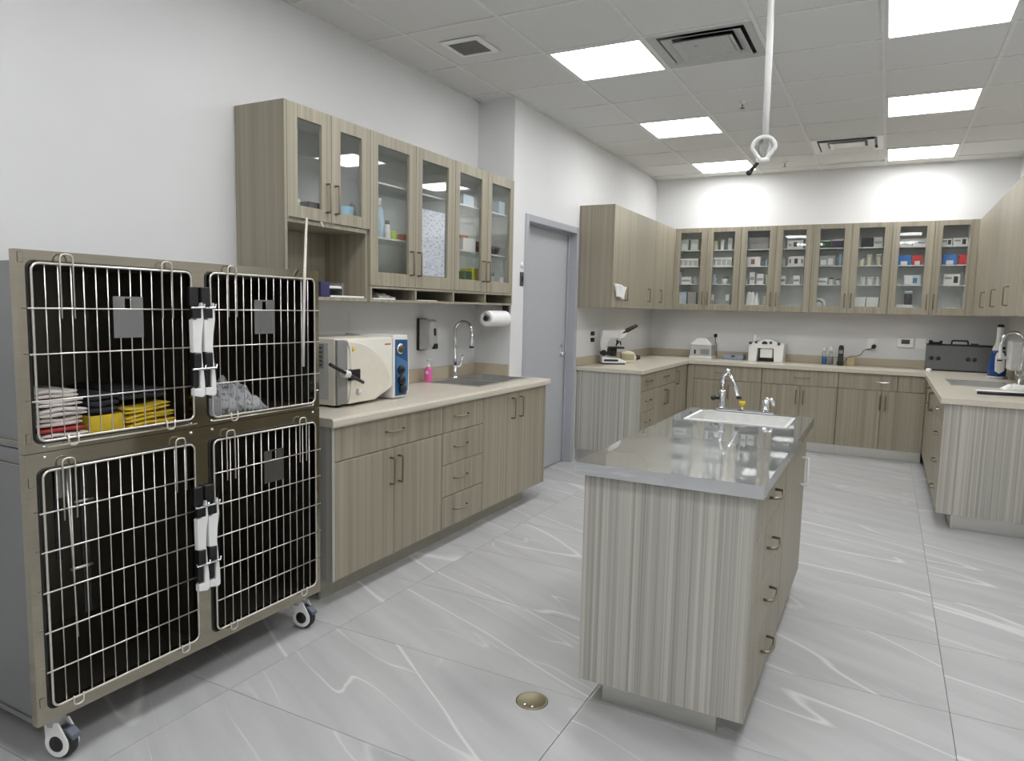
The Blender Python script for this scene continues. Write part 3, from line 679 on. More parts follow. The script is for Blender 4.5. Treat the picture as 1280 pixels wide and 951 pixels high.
m = MB(); m.lathe([(.017, z+.018), (.016, z+.05), (.018, z+.075), (.0, z+.085)], (-.535, 3.895, 0)); m.tube(fillet([(-.545, 3.895, z+.082), (-.505, 3.895, z+.086), (-.495, 3.895, z+.05)], .02), .009, 8); m.build('tap', CHROME, t)
t = thing('spray_nozzle', 'small yellow spray nozzle standing on the island faucet plate', 'nozzle', (-.655, 3.895, z+.018), 0, None, True)
MB().cyl((-.655, 3.895, z+.018), (-.655, 3.895, z+.035), .006).build('stem', CHROME, t); MB().lathe([(.0, z+.035), (.009, z+.035), (.017, z+.05), (.017, z+.062), (.0, z+.064)], (-.655, 3.895, 0)).build('cap', YELLOW, t)

# floor drain
t = thing('floor_drain', 'round brass floor drain cover in the tiles', 'drain', (-1.063, 2.232, 0))
MB().lathe([(.060, 0), (.060, .002), (.052, .0035), (.050, .002), (0, .002)], (0, 0, 0), 36).build('cover', BRASS, t)
for k in (0, 1): MB().lathe([(0, .002), (.008, .002), (.006, .0045), (0, .005)], (-.012+.03*k, -.035, 0), 12).build('screw', CHROME, t)

# ------------------------------------------------------------------ cage bank
CX, CY0, CY1, CZb, CZt = -2.181, 1.120, 2.326, .148, 1.577
CM = .985
cg = thing('cage_bank', 'stainless steel four-door animal cage bank on casters', 'cage', (-2.5, 1.72, 0), 0, None, True)
CB = -2.815
YM0, YM1 = 1.690, 1.748
# two stacked bodies
for nm, z0, z1 in (('lower_body', .165, .955), ('upper_body', 1.0, 1.545)):
    m = MB(); g = .003
    m.box(CB, CX-.03, CY0+.008, CY0+.012, z0, z1); m.box(CB, CX-.03, CY1-.012, CY1-.008, z0, z1); m.box(CB, CX-.03, CY0+.012, CY1-.012, z1-g, z1)
    m.build(nm, CAGESIDE, cg)
    m = MB()
    m.box(CB+.004, CX-.031, CY0+.0125, CY0+.015, z0, z1-.004); m.box(CB+.004, CX-.031, CY1-.015, CY1-.0125, z0, z1-.004); m.box(CB, CB+.004, CY0+.0125, CY1-.0125, z0, z1-.004)
    m.box(CB+.004, CX-.031, CY0+.015, CY1-.015, z0, z0+.003); m.box(CB+.004, CX-.031, (YM0+YM1)/2-.01, (YM0+YM1)/2+.01, z0+.003, z1-.004); m.box(CB+.004, CX-.031, CY0+.015, CY1-.015, z1-.0075, z1-.004)
    m.build('lining', CAGEIN, cg)
MB().box(CB, CX-.03, CY0+.004, CY1-.004, .955, .998).build('middle_plinth', CAGESIDE, cg)
m = MB(); m.box(CB, CX-.03, CY0+.004, CY0+.03, .148, .1645); m.box(CB, CX-.03, CY1-.03, CY1-.004, .148, .1645); m.box(CB, CB+.03, CY0+.03, CY1-.03, .148, .1645); m.build('base_frame', CAGESIDE, cg)
m = MB(); m.box(CB, CX-.03, CY0+.001, CY0+.0085, 1.018, 1.024); m.box(CB, CX-.03, CY0+.001, CY0+.0085, .948, .953); m.build('side_ridge', CAGE, cg)
# front frames with rounded openings
def plate_with_holes(y0, y1, z0, z1, holes, x0, x1, r=.02):
    """flat plate across the given holes: strips plus rounded corner fillets"""
    m = MB(); ys = [y0]+[v for h in holes for v in h[:2]]+[y1]
    h0, h1 = holes[0][2], holes[0][3]
    m.box(x0, x1, y0, y1, z0, h0); m.box(x0, x1, y0, y1, h1, z1)
    for a, b in zip(ys[::2], ys[1::2]): m.box(x0, x1, a, b, h0, h1)
    for (a, b, c, d) in holes:
        for sy, yy in ((1, a), (-1, b)):
            for sz, zz in ((1, c), (-1, d)):
                pts = [(yy, zz)]+[(yy+sy*r*(1-math.sin(q)), zz+sz*r*(1-math.cos(q))) for q in [R(90*k/5) for k in range(6)]]
                m.prism(pts, x0, x1, 'yz')
    return m
HU = [(1.148, YM0, 1.012, 1.547), (YM1, 2.297, 1.012, 1.547)]; HL = [(1.152, YM0, .188, .936), (YM1, 2.300, .188, .936)]
plate_with_holes(CY0, CY1, CM+.001, CZt, HU, CX-.028, CX).build('upper_front_frame', CAGE, cg)
plate_with_holes(CY0, CY1, CZb, CM-.001, HL, CX-.028, CX).build('lower_front_frame', CAGE, cg)
for (a, b, c, d) in HU+HL:
    m = MB(); ring_pts = rrect(a+.002, b-.002, c+.002, d-.002, .02, 5)
    m.tube([(CX+.001, y, z) for y, z in ring_pts], .004, 6, True); m.build('rubber_seal', BLACK, cg)
m = MB(); m.tube([(CX+.001, 1.185, 1.0), (CX+.001, 1.70, 1.0)], .003, 6); m.tube([(CX+.001, 1.77, 1.0), (CX+.001, 2.28, 1.0)], .003, 6); m.build('drip_rail', WIRE, cg)
for y in (1.175, 1.675, 1.765, 2.285):
    for z in (.970, 1.003): MB().lathe([(0, .006), (.004, .005), (.006, 0), (.006, -.001)], (CX, y, z), 10, 'x').build('rivet', CHROME, cg)
for y, z in ((1.134, 1.555), (1.134, 1.03), (1.134, .90), (1.136, .22), (2.312, 1.40), (2.312, 1.05), (2.314, .60)): MB().box(CX, CX+.003, y-.007, y+.007, z-.015, z+.015, .001).build('hinge_clip', CAGE, cg)
# the four wire doors
def wire_door(y0, y1, z0, z1, hz, nv, plate, hooks, hinge, plate_on=True):
    xx = CX+.011
    d = MB().tube([(xx, y, z) for y, z in rrect(y0, y1, z0, z1, .022, 5)], .0038, 8, True).build('door', WIRE, cg)
    me = None
    for k in range(1, nv):
        y = y0+(y1-y0)*k/nv
        if me is None:
            o = MB().tube([(xx-.002, y, z0), (xx-.002, y, z1)], .0021, 6).build('bar', WIRE, d); me = o.data; yb = y
        else:
            o = bpy.data.objects.new('bar', me); COL.objects.link(o); o.parent = d; o.location = (0, y-yb, 0)
    for z in hz:
        a, b = (y0-.016, y1) if hinge == 'l' else (y0, y1+.026)
        MB().tube([(xx+.0045, a, z), (xx+.0045, b, z)], .0026, 6).build('bar', WIRE, d)
    py, pz = plate; pm = MB()
    pm.box(xx+.004, xx+.006, py-.051, py+.051, pz-.066, pz+.028); pm.box(xx+.004, xx+.006, py-.051, py-.012, pz+.028, pz+.066); pm.box(xx+.004, xx+.006, py+.012, py+.051, pz+.028, pz+.066); pm.box(xx+.004, xx+.006, py-.012, py+.012, pz+.060, pz+.066)
    if plate_on: pm.build('card_plate', CAGESIDE, d)
    else: pm.bm.free()
    for hy in hooks:
        MB().tube(fillet([(xx+.006, hy-.019, z1-.16), (xx+.006, hy-.019, z1+.03), (xx+.006, hy+.019, z1+.03), (xx+.006, hy+.019, z1-.16)], .016), .0026, 6).build('hook', WIRE, d)
        MB().tube(fillet([(xx+.006, hy-.015, z0+.01), (xx+.006, hy-.015, z0-.022), (xx+.006, hy+.015, z0-.022), (xx+.006, hy+.015, z0+.01)], .014), .003, 6).build('hook', WIRE, d)
    return d
HZU = (1.41, 1.277, 1.14); HZL = (.805, .685, .561, .437, .314)
wire_door(1.156, 1.682, 1.020, 1.540, HZU, 14, (1.443, 1.384), (1.253, 1.585), 'l')
wire_door(1.762, 2.288, 1.014, 1.543, HZU, 14, (2.009, 1.384), (1.855,), 'r')
wire_door(1.162, 1.680, .196, .930, HZL, 13, (1.44, .776), (1.235, 1.62), 'l', False)
wire_door(1.762, 2.290, .196, .928, HZL, 14, (2.048, .782), (1.835, 2.21), 'r')
# latches on the middle stile
def latch(y, z, mir):
    s = mir
    l = bpy.data.objects.new('latch', None)
    o_ = [(-.022, .165), (.010, .165), (.020, .20), (.022, .165), (.020, .09), (.010, .02), (.014, -.03), (.022, -.10), (.024, -.165), (.012, -.175), (-.024, -.17), (-.024, -.14), (.006, -.14), (.006, -.02), (-.02, -.02), (-.024, .06)]
    out = [(-.023, .10), (-.010, .10), (.010, .13), (.021, .16), (.024, .10), (.016, .05), (.012, .0), (.017, -.06), (.023, -.12), (.024, -.17), (.014, -.178), (-.022, -.17), (-.022, -.145), (.004, -.145), (.006, -.075), (.0, -.02), (-.022, -.015)]
    m = MB(); m.prism([(y+s*a, z+b) for a, b in out], CX+.008, CX+.030, 'yz', .003); lt = m.build('latch', WHITE, cg)
    for (a0, a1, b0, b1, xo) in ((-.026, .010, .145, .215, .022), (-.024, .012, .105, .140, .034), (-.021, .010, -.072, -.018, .033), (-.021, .002, -.14, -.078, .026)):
        m = MB(); m.box(CX+.001, CX+xo, min(y+s*a0, y+s*a1), max(y+s*a0, y+s*a1), z+b0, z+b1, .003); m.build('catch_block', BLACK, lt)
    for b in (.142, -.075):
        MB().tube([(CX+.03, y-s*.03, z+b), (CX+.036, y+s*.02, z+b), (CX+.036, y+s*.022, z+b+.014)], .0036, 6).build('pin', CHROME, lt)
for zz in (1.275, .555):
    latch(1.694, zz, 1); latch(1.742, zz, 1)
# squeeze rods inside the lower left compartment
m = MB(); m.tube([(CX-.05, 1.262, .92), (CX-.045, 1.27, .62), (CX-.05, 1.278, .36)], .004, 6); m.tube([(CX-.05, 1.285, .80), (CX-.05, 1.345, .80)], .004, 6); m.tube([(CX-.05, 1.265, .585), (CX-.05, 1.335, .585)], .005, 6); m.build('inner_rod', WIRE, cg)
MB().box(CX-.068, CX-.06, 1.235, 1.285, .82, .925, .001).build('inner_plate', CAGESIDE, cg); MB().box(CX-.075, CX-.069, 1.235, 1.255, .62, .92, .001).build('inner_strap', BLACK, cg); MB().box(CX-.075, CX-.069, 1.315, 1.34, .42, .92, .001).build('inner_strap', BLACK, cg)
# casters
def caster(x, y, ang):
    c = MB(); R3 = Matrix.Translation((x, y, 0)) @ Matrix.Rotation(ang, 4, 'Z')
    def tr_(m): m.bm.transform(R3); return m
    m = MB(); m.lathe([(.0, .105), (.026, .105), (.030, .135), (.030, .1475), (.0, .1475)], (0, 0, 0), 20); m.box(-.03, .03, -.03, .03, .1455, .1478)
    k = tr_(m).build('caster', LGREY, cg)
    prof = [(0, -.016), (.038, -.016), (.046, -.015), (.0515, -.010), (.0525, 0), (.0515, .010), (.046, .015), (.038, .016), (0, .016)]
    m = MB(); m.lathe(prof, (.022, 0, .0528), 28, 'y'); tr_(m).build('wheel', RUBBER, k)
    for s in (-1, 1):
        pts = []
        for q in range(0, 19):
            a = R(-150+q*300/18); pts.append((.022-.043*math.cos(a)*1.0, .0528-.043*math.sin(a)))
        pts = [(.022+.043*math.cos(R(a)), .0528+.043*math.sin(R(a))) for a in range(-200, 31, 14)]+[(.03, .122), (-.022, .122)]
        m = MB(); m.prism(pts, s*.0175, s*.0235, 'xz', .0012); tr_(m).build('fork_plate', WHITE, k)
        m = MB(); m.lathe([(0, s*.0262), (.024, s*.0262), (.026, s*.0235), (0, s*.0235)], (.022, 0, .0528), 20, 'y'); tr_(m).build('axle_cap', BLACK, k)
    m = MB(); m.prism([(.01, .098), (.055, .100), (.075, .083), (.078, .070), (.06, .086), (.02, .108)], -.016, .016, 'xz'); tr_(m).build('wheel_guard', plain('slate_plastic', (92, 100, 112), .45), k)
for (x, y, a) in ((CX-.052, CY0+.080, R(15)), (CX-.052, CY1-.075, R(10)), (CB+.07, CY0+.072, R(-70)), (CB+.07, CY1-.075, R(-80))): caster(x, y, a)

# ------------------------------------------------------------------ laundry in the cages
def folded(name, label, cat, x0, x1, y0, y1, z0, z1, mat, group=None, seed=0, tilt=0.0, layers=2):
    """folded cloth: rounded wavy slab, its fold towards the door"""
    rnd = random.Random(seed); ph = [rnd.uniform(0, 6.28) for _ in range(4)]; am = .0028
    L = layers; zt = (z1-z0)/L
    m = MB()
    for k in range(L):
        za, zb = z0+k*zt, z0+(k+1)*zt-.0015
        prof = []
        n = 8
        for q in range(n+1):
            a = R(-90+180*q/n); prof.append((x1-(zb-za)/2+(zb-za)/2*math.cos(a)+(rnd.uniform(-.006, .002) if q == 0 else 0), (za+zb)/2+(zb-za)/2*math.sin(a)))
        prof = [(x0, za)]+prof+[(x0, zb)]
        nu = 14; t_ = bmesh.new(); rings = []
        for i in range(nu+1):
            u = i/nu; y = y0+(y1-y0)*u; e = min(1, min(u, 1-u)*9); dx = .004*math.sin(5*u+ph[0]+k)
            rings.append([t_.verts.new((px+dx, y, (za+zb)/2+(pz-(za+zb)/2)*(.55+.45*e)+tilt*(u-.5)+(am*math.sin(7*u+ph[1]+k)*(1 if k else .2)))) for px, pz in prof])
        for A, B in zip(rings, rings[1:]):
            for q in range(len(prof)):
                f = t_.faces.new((A[q], A[(q+1) % len(prof)], B[(q+1) % len(prof)], B[q])); f.smooth = True
        t_.faces.new(rings[0]); t_.faces.new(rings[-1][::-1])
        bmesh.ops.recalc_face_normals(t_, faces=t_.faces[:]); m._add(t_)
    o = m.build(name, mat, None, ((x0+x1)/2, (y0+y1)/2, z0))
    return tag(o, label, cat, group)
zf = 1.0035
WT = ['bottom', 'second', 'third', 'fourth', 'fifth', 'top']
hh = [.022, .012, .026, .026, .022, .024]; z = zf
for k, n in enumerate(WT):
    mat = TOWELW if k != 1 else plain('red_cloth', (178, 62, 62), .9, 0, .08, 50, .3)
    lb = f'folded white towel, {n} of the stack in the upper left cage' if k != 1 else 'thin red folded cloth between the white towels in the cage'
    folded('folded_towel', lb, 'towel', -2.50, CX-.040-.006*(k % 3)-.003*k, 1.186+.004*(k % 2), 1.336-.004*(k % 3)-.004*max(0, k-3), z, z+hh[k], mat, 'towels in the upper left cage', k, 0, 1 if k == 1 else 2); z += hh[k]+.0045
# yellow cloths in a yellow tray, navy blanket behind
t = thing('yellow_tray', 'shallow yellow plastic tray in the upper left cage', 'tray', (-2.36, 1.41, zf), 0, None, True)
m = MB(); a, b, c, d = -2.50, CX-.06, 1.352, 1.462
m.box(a, b, c, d, zf, zf+.004); m.box(a, a+.004, c, d, zf+.004, zf+.06); m.box(b-.004, b, c, d, zf+.004, zf+.06, .001); m.box(a+.004, b-.004, c, c+.004, zf+.004, zf+.06); m.box(a+.004, b-.004, d-.004, d, zf+.004, zf+.06); m.build('tray', YELLOW, t)
z = zf
for k in range(3):
    folded('yellow_cloth', f'folded yellow cloth, {["bottom", "middle", "top"][k]} one beside the yellow tray', 'cloth', -2.48, CX-.045-.006*k, 1.468, 1.652-.006*k, z, z+.022, YELLOW, 'yellow cloths in the cage', 20+k, .010, 2); z += .0275
folded('navy_blanket', 'folded dark navy blanket lying across the yellow tray', 'blanket', -2.56, CX-.075, 1.356, 1.46, zf+.062, zf+.128, NAVY, 'navy blankets in the cage', 31, 0, 3)
folded('navy_blanket', 'folded dark navy blanket on top of the yellow cloths', 'blanket', -2.56, CX-.085, 1.4665, 1.64, zf+.096, zf+.135, NAVY, 'navy blankets in the cage', 33, 0, 2)
# crumpled grey blanket in the upper right cage
BLK = paper_mat('grey_print_cloth', (176, 178, 182), (60, 62, 68), 60, 60, .75)
from mathutils import noise as mn
def crumple(name, label, cat, x0, x1, y0, y1, z0, h, mat, seed, freq=14):
    def f(u, v):
        x = x0+(x1-x0)*u; y = y0+(y1-y0)*v
        e = min(1, 5*min(u, 1-u))*min(1, 6*min(v, 1-v)); e = e**.45
        s = 1-.55*v
        q = mn.noise(Vector((x*freq+seed, y*freq, seed*2.3)))*.5+mn.noise(Vector((x*freq*2.5+seed, y*freq*2.5, seed)))*.28
        return Vector((x+.01*q, y+.012*mn.noise(Vector((x*20, y*20, seed+5))), z0+max(.0, e*h*(s+.7*q))))
    m = MB(); m.grid(f, 44, 44)
    n0 = len(m.bm.verts)
    r_ = bmesh.ops.extrude_face_region(m.bm, geom=m.bm.faces[:])
    for v in [g for g in r_['geom'] if isinstance(g, bmesh.types.BMVert)]: v.co.z = z0
    bmesh.ops.recalc_face_normals(m.bm, faces=m.bm.faces[:])
    return tag(m.build(name, mat, None, ((x0+x1)/2, (y0+y1)/2, z0)), label, cat)
crumple('blanket', 'crumpled grey and white patterned blanket in the upper right cage', 'blanket', -2.52, CX-.04, 1.80, 2.08, zf, .14, BLK, 3.1)
t = thing('folded_pad', 'flat grey folded pad at the front of the upper right cage', 'pad', (CX-.05, 1.80, zf), 0, None, True)
MB().box(CX-.040, CX-.030, 1.768, 1.838, zf+.001, zf+.075, .004).build('pad', plain('grey_cloth', (150, 152, 156), .9, 0, .05, 60, .3), t)
# plastic tube hanging from the cupboard over the cage front
MB_ = MB(); pts = [(-2.535, 2.624, 1.852), (-2.528, 2.616, 1.835), (-2.44, 2.521, 1.773), (-2.34, 2.415, 1.706), (-2.24, 2.309, 1.643), (-2.165, 2.229, 1.590), (-2.150, 2.211, 1.553), (-2.148, 2.202, 1.371), (-2.150, 2.199, 1.177)]
tag(MB_.tube(fillet(pts, .02, 3), .0062, 8).build('plastic_tube', plain('tube_white', (214, 210, 202), .35), None, (-2.15, 2.2, 1.18)), 'thin white plastic tube hanging from cupboard over the cage front', 'tube')
t = thing('hook_rail', 'thin dark hook rail under the left cupboard doors', 'hook', (-2.54, 2.62, 1.85), 0, None, True)
MB().tube([(-2.5475, 2.53, 1.8495), (-2.5475, 2.735, 1.8495)], .0028, 6).build('rail', DGREY, t); MB().tube([(-2.5475, 2.735, 1.8495), (-2.535, 2.74, 1.822)], .004, 6).build('hook', CREAM, t)

# ------------------------------------------------------------------ left worktop objects
# autoclave: local frame as for cabinets, x 0..0.605, height .36
t = thing('autoclave', 'cream tabletop autoclave with blue control column on left worktop', 'autoclave', (-2.45, 2.735, WZ1), ROTL)
W, H, D = .605, .352, .40
m = MB(); m.prism([(.004, .012), (.32, .012), (.457, .06), (.457, H), (.004, H)], .012, D, 'xz', .005); m.build('housing', CREAM, t)
m = MB(); m.box(.0, .0038, .05, D-.03, .04, H-.02, .001); m.build('side_panel', LGREY, t)
MB().box(-.003, -.0002, .08, .26, .20, .325, .001).build('vent_panel', GREY, t)
for k in range(5): MB().box(-.005, -.003, .09, .25, .212+.022*k, .222+.022*k).build('slat', DGREY, t)
# grey hinge side and cream door with the swept edge
pts = [(.006, .014), (.006, H-.004), (.065, H-.006), (.082, H-.05), (.092, .20), (.088, .10), (.075, .018)]
MB().prism(pts, -.004, .012, 'xz', .002).build('hinge_cover', GREY, t)
arc = [(.078, .016), (.095, .10), (.098, .20), (.088, .30), (.070, H-.012)]
sw = [(.070+.375*math.sin(R(a)), .03+.31*math.cos(R(a))) for a in range(8, 73, 8)]
MB().prism([(.078, .016)]+[(.28, .02), (.36, .05), (.418, .095)]+sw[::-1]+[(.070, H-.012), (.088, .30), (.098, .20), (.095, .10)], -.016, .011, 'xz', .004).build('door', CREAM, t)
MB().prism([(.08, .016), (.30, .016), (.450, .075), (.453, H-.004), (.08, H-.004)], -.006, .0115, 'xz', .002).build('upper_fascia', plain('fascia_white', (236, 232, 222), .4, 0, .02), t)
MB().box(.072, .17, -.020, -.010, .135, .196, .006).build('latch_recess', BLACK, t)
h = MB().tube([(-.10, -.05, .235), (.02, -.055, .18), (.15, -.05, .125)], .009, 10).build('door_handle', BLACK, t)
m = MB(); m.lathe([(.0, -.07), (.017, -.068), (.02, -.05), (.02, -.02), (0, -.018)], (.022, 0, .178), 14, 'y'); m.build('hub', WHITE, h)
m = MB(); m.lathe([(0, -.024), (.016, -.024), (.018, -.014), (0, -.014)], (.150, 0, .075), 20, 'y'); k_ = m.build('dial_ring', LGREY, t); MB().lathe([(0, -.030), (.011, -.029), (.012, -.024), (0, -.024)], (.150, 0, .075), 16, 'y').build('button', WHITE, k_)
m = MB(); m.lathe([(0, -.0185), (.016, -.0185), (.016, -.0165), (0, -.0165)], (.112, 0, .300), 3, 'y'); m.build('warning_sticker', plain('sticker_yellow', (236, 204, 40), .5), t)
MB().box(.385, .438, -.0062, -.0042, .310, .318).build('name_strip', plain('logo_brown', (160, 104, 50), .5), t)
# control column
m = MB(); m.prism([(.458, .006), (.575, .006), (.60, .03), (.605, .10), (.60, .25), (.585, H+.008), (.455, H+.012)], -.012, .34, 'xz', .004); cc = m.build('control_column', WHITE, t)
MB().prism([(.472, .018), (.575, .018), (.588, .05), (.590, .15), (.582, .335), (.470, .338)], -.0155, -.0125, 'xz').build('blue_panel', BLUE, cc)
MB().prism([(.474, .20)]+[(.474+.11*(1-math.cos(R(a))), .205+.045*math.sin(R(90-a))) for a in range(0, 91, 15)]+[(.584, .10), (.575, .02), (.50, .10)], -.0172, -.0157, 'xz').build('blue_swoosh', plain('blue_light', (74, 122, 166), .4), cc)
m = MB(); m.lathe([(0, -.026), (.028, -.026), (.031, -.022), (.031, -.0158), (0, -.0158)], (.508, 0, .285), 24, 'y'); m.build('gauge', CHROME, cc)
MB().lathe([(0, -.0275), (.022, -.0275), (.022, -.0262), (0, -.0262)], (.508, 0, .285), 20, 'y').build('gauge_face', plain('gauge_face', (90, 66, 44), .3), cc)
for (x, z, r) in ((.515, .165, .026), (.520, .105, .027), (.528, .055, .026)):
    MB().lathe([(0, -.036), (r*.8, -.036), (r, -.030), (r, -.0175), (0, -.0175)], (x, 0, z), 20, 'y').build('knob', BLACK, cc)
for x in (.05, .52):
    for y in (.04, .36): MB().cyl((x, y, 0), (x, y, .013), .014).build('foot', BLACK, t)
# paper towel / soap dispenser on the wall
t = thing('soap_dispenser', 'white wall-mounted soap dispenser with dark back left of faucet', 'dispenser', (XL, 4.07, 1.13), 0, None, True)
MB().box(XL, XL+.02, 4.03, 4.135, 1.13, 1.352, .006, 2).build('back_plate', BLACK, t)
m = MB(); m.prism([(XL+.02, 1.137), (XL+.095, 1.14), (XL+.115, 1.17), (XL+.108, 1.33), (XL+.09, 1.348), (XL+.02, 1.348)], 4.033, 4.132, 'xz', .008); m.build('cover', LGREY, t)
MB().prism([(XL+.113, 1.235), (XL+.116, 1.235), (XL+.113, 1.285), (XL+.110, 1.285)], 4.083, 4.105, 'xz').build('window', BLACK, t); MB().box(XL+.09, XL+.125, 4.078, 4.12, 1.142, 1.18, .006).build('push_bar', BLACK, t)
# pink soap bottle
def lathe_thing(name, label, cat, loc, parts, group=None, seg=20):
    t = thing(name, label, cat, loc, 0, group)
    for pn, prof, mat in parts: MB().lathe(prof, (0, 0, 0), seg).build(pn, mat, t)
    return t
PINK = plain('pink_soap', (226, 104, 170), .35, 0, .04)
t = lathe_thing('soap_bottle', 'pink soap bottle with white pump beside the left sink', 'bottle', (-2.80, 4.06, WZ1), [('bottle', [(.024, 0), (.028, .008), (.028, .085), (.022, .10), (.012, .106), (0, .106)], PINK), ('pump', [(.012, .106), (.013, .125), (.005, .128), (.005, .15), (.014, .153), (.014, .165), (0, .168)], WHITE)])
MB().tube([(0, 0, .160), (.03, -.012, .160), (.034, -.014, .150)], .005, 8).build('spout', WHITE, t)
MB().lathe([(0, -.0292), (.013, -.0292), (.013, -.0282), (0, -.0282)], (0.008, 0, .07), 14, 'y').build('label_sticker', WHITE, t)
# paper towel roll under the pigeonholes
t = thing('paper_towel', 'white paper towel roll on black bracket under the pigeonholes', 'paper towel', (-2.585, 4.64, 1.357), 0, None, True)
m = MB(); m.lathe([(.020, 4.475), (.056, 4.475), (.058, 4.48), (.058, 4.755), (.056, 4.76), (.02, 4.76), (.02, 4.475)], (-2.585, 0, 1.357), 32, 'y'); m.build('roll', PAPER, t)
m = MB(); m.lathe([(0, 4.470), (.019, 4.470), (.019, 4.765), (0, 4.765)], (-2.585, 0, 1.357), 16, 'y'); m.build('core_rod', BLACK, t)
m = MB(); m.box(-2.61, -2.56, 4.765, 4.785, 1.345, 1.4565, .003); m.build('bracket', BLACK, t)
tag(MB().box(XL, XL+.004, 3.33, 3.40, 1.28, 1.395, .001).build('blank_plate', WALL, None, (XL, 3.365, 1.28)), 'painted blank cover plate on wall above the autoclave', 'wall plate')

# ------------------------------------------------------------------ little goods: helpers
def carton(label, x, y, z, w, d, h, mat, rot=0, group=None, panel=None, name='carton', cat='box'):
    """cardboard box with lid seam and, if any, a printed panel on its front"""
    t = thing(name, label, cat, (x, y, z), rot, group)
    MB().box(-w/2, w/2, -d/2, d/2, 0, h, min(.002, h*.1)).build('box', mat, t)
    if panel:
        for (a0, a1, b0, b1, pm) in panel: MB().box(-w/2+w*a0, -w/2+w*a1, -d/2-.0012, -d/2-.0002, h*b0, h*b1).build('printed_panel', pm, t)
    return t
def bottle(label, x, y, z, r, h, mat, cap=None, group=None, neck=.45, name='bottle', cat='bottle', capm=None):
    return lathe_thing(name, label, cat, (x, y, z), [('body', [(r*.9, 0), (r, h*.04), (r, h*.66), (r*neck, h*.80), (0, h*.80)], mat), ('cap', [(r*neck*1.15, h*.80), (r*neck*1.15, h), (0, h)], capm or WHITE)], group, 14)
def jar(label, x, y, z, r, h, mat, capm, group=None, name='jar', cat='jar'):
    return lathe_thing(name, label, cat, (x, y, z), [('body', [(r*.94, 0), (r, h*.05), (r, h*.74), (r*.9, h*.78), (0, h*.78)], mat), ('lid', [(r*1.02, h*.78), (r*1.02, h), (0, h)], capm)], group, 14)
def basket(label, x, y, z, w, d, h, mat, n, group=None):
    t = thing('basket', label, 'basket', (x, y, z), 0, group); m = MB(); g = .003
    m.box(-w/2, w/2, -d/2, d/2, 0, g); m.box(-w/2, w/2, d/2-g, d/2, g, h); m.box(-w/2, -w/2+g, -d/2, d/2-g, g, h); m.box(w/2-g, w/2, -d/2, d/2-g, g, h)
    m.box(-w/2+g, w/2-g, -d/2, -d/2+g, g, h*.16); m.box(-w/2+g, w/2-g, -d/2, -d/2+g, h*.8, h)
    for k in range(n+1): xx = -w/2+.006+(w-.012)*k/n; m.box(xx-.006, xx+.006, -d/2, -d/2+g, h*.16, h*.8)
    m.build('shell', mat, t)
    MB().box(-w/2+.008, w/2-.008, -d/2+.006, d/2-.008, g, h*.72, .004).build('contents', LGREY, t)
    return t
C_W = plain('carton_white', (234, 233, 230), .7, 0, .02); C_PG = plain('carton_pale_green', (200, 214, 204), .7, 0, .03); C_G = plain('carton_grey', (170, 168, 166), .7, 0, .04); C_LB = plain('carton_light_blue', (192, 208, 220), .6)
C_BL = plain('carton_blue', (38, 118, 200), .5); C_R = plain('carton_red', (206, 44, 46), .5); C_GR = plain('carton_green', (46, 88, 54), .6); C_PU = plain('carton_purple', (66, 50, 80), .6); C_K = plain('carton_black', (34, 33, 38), .5)
P_BR = plain('print_brown', (150, 96, 76), .6); P_K = plain('print_black', (50, 48, 48), .6); P_T = plain('print_teal', (86, 120, 140), .6); P_G = plain('print_grey', (160, 160, 160), .6)
C_CR = plain('jar_cream', (220, 214, 190), .5); PB = plain('bottle_pale_blue', (176, 204, 222), .35); C_Y = plain('carton_yellow', (214, 210, 60), .6); C_MR = plain('carton_maroon', (112, 52, 48), .6); GRN = plain('tub_green', (176, 206, 58), .5); C_OR = plain('carton_rust', (170, 84, 60), .6)

# ------------------------------------------------------------------ goods behind the back glass doors
YI = 8.315
PANES = [(-2.160, -1.932), (-1.792, -1.562), (-1.420, -1.186), (-1.052, -.818), (-.685, -.450), (-.316, -.086), (.050, .283), (.416, .648)]
SZ = [2.140, 1.955, 1.757, 1.473]
SN = ['top shelf', 'second shelf', 'third shelf', 'cupboard floor']
circ = [(.36, .62, .22, .75, P_BR)]; ringp = [(.40, .62, .25, .78, P_K), (.1, .25, .3, .6, P_G), (.75, .9, .3, .6, P_G)]
sq = [(.62, .88, .2, .8, P_K), (.08, .5, .55, .75, P_G)]; wc = [(.25, .75, .05, .42, C_W)]; strip = [(.08, .92, .35, .6, P_G)]
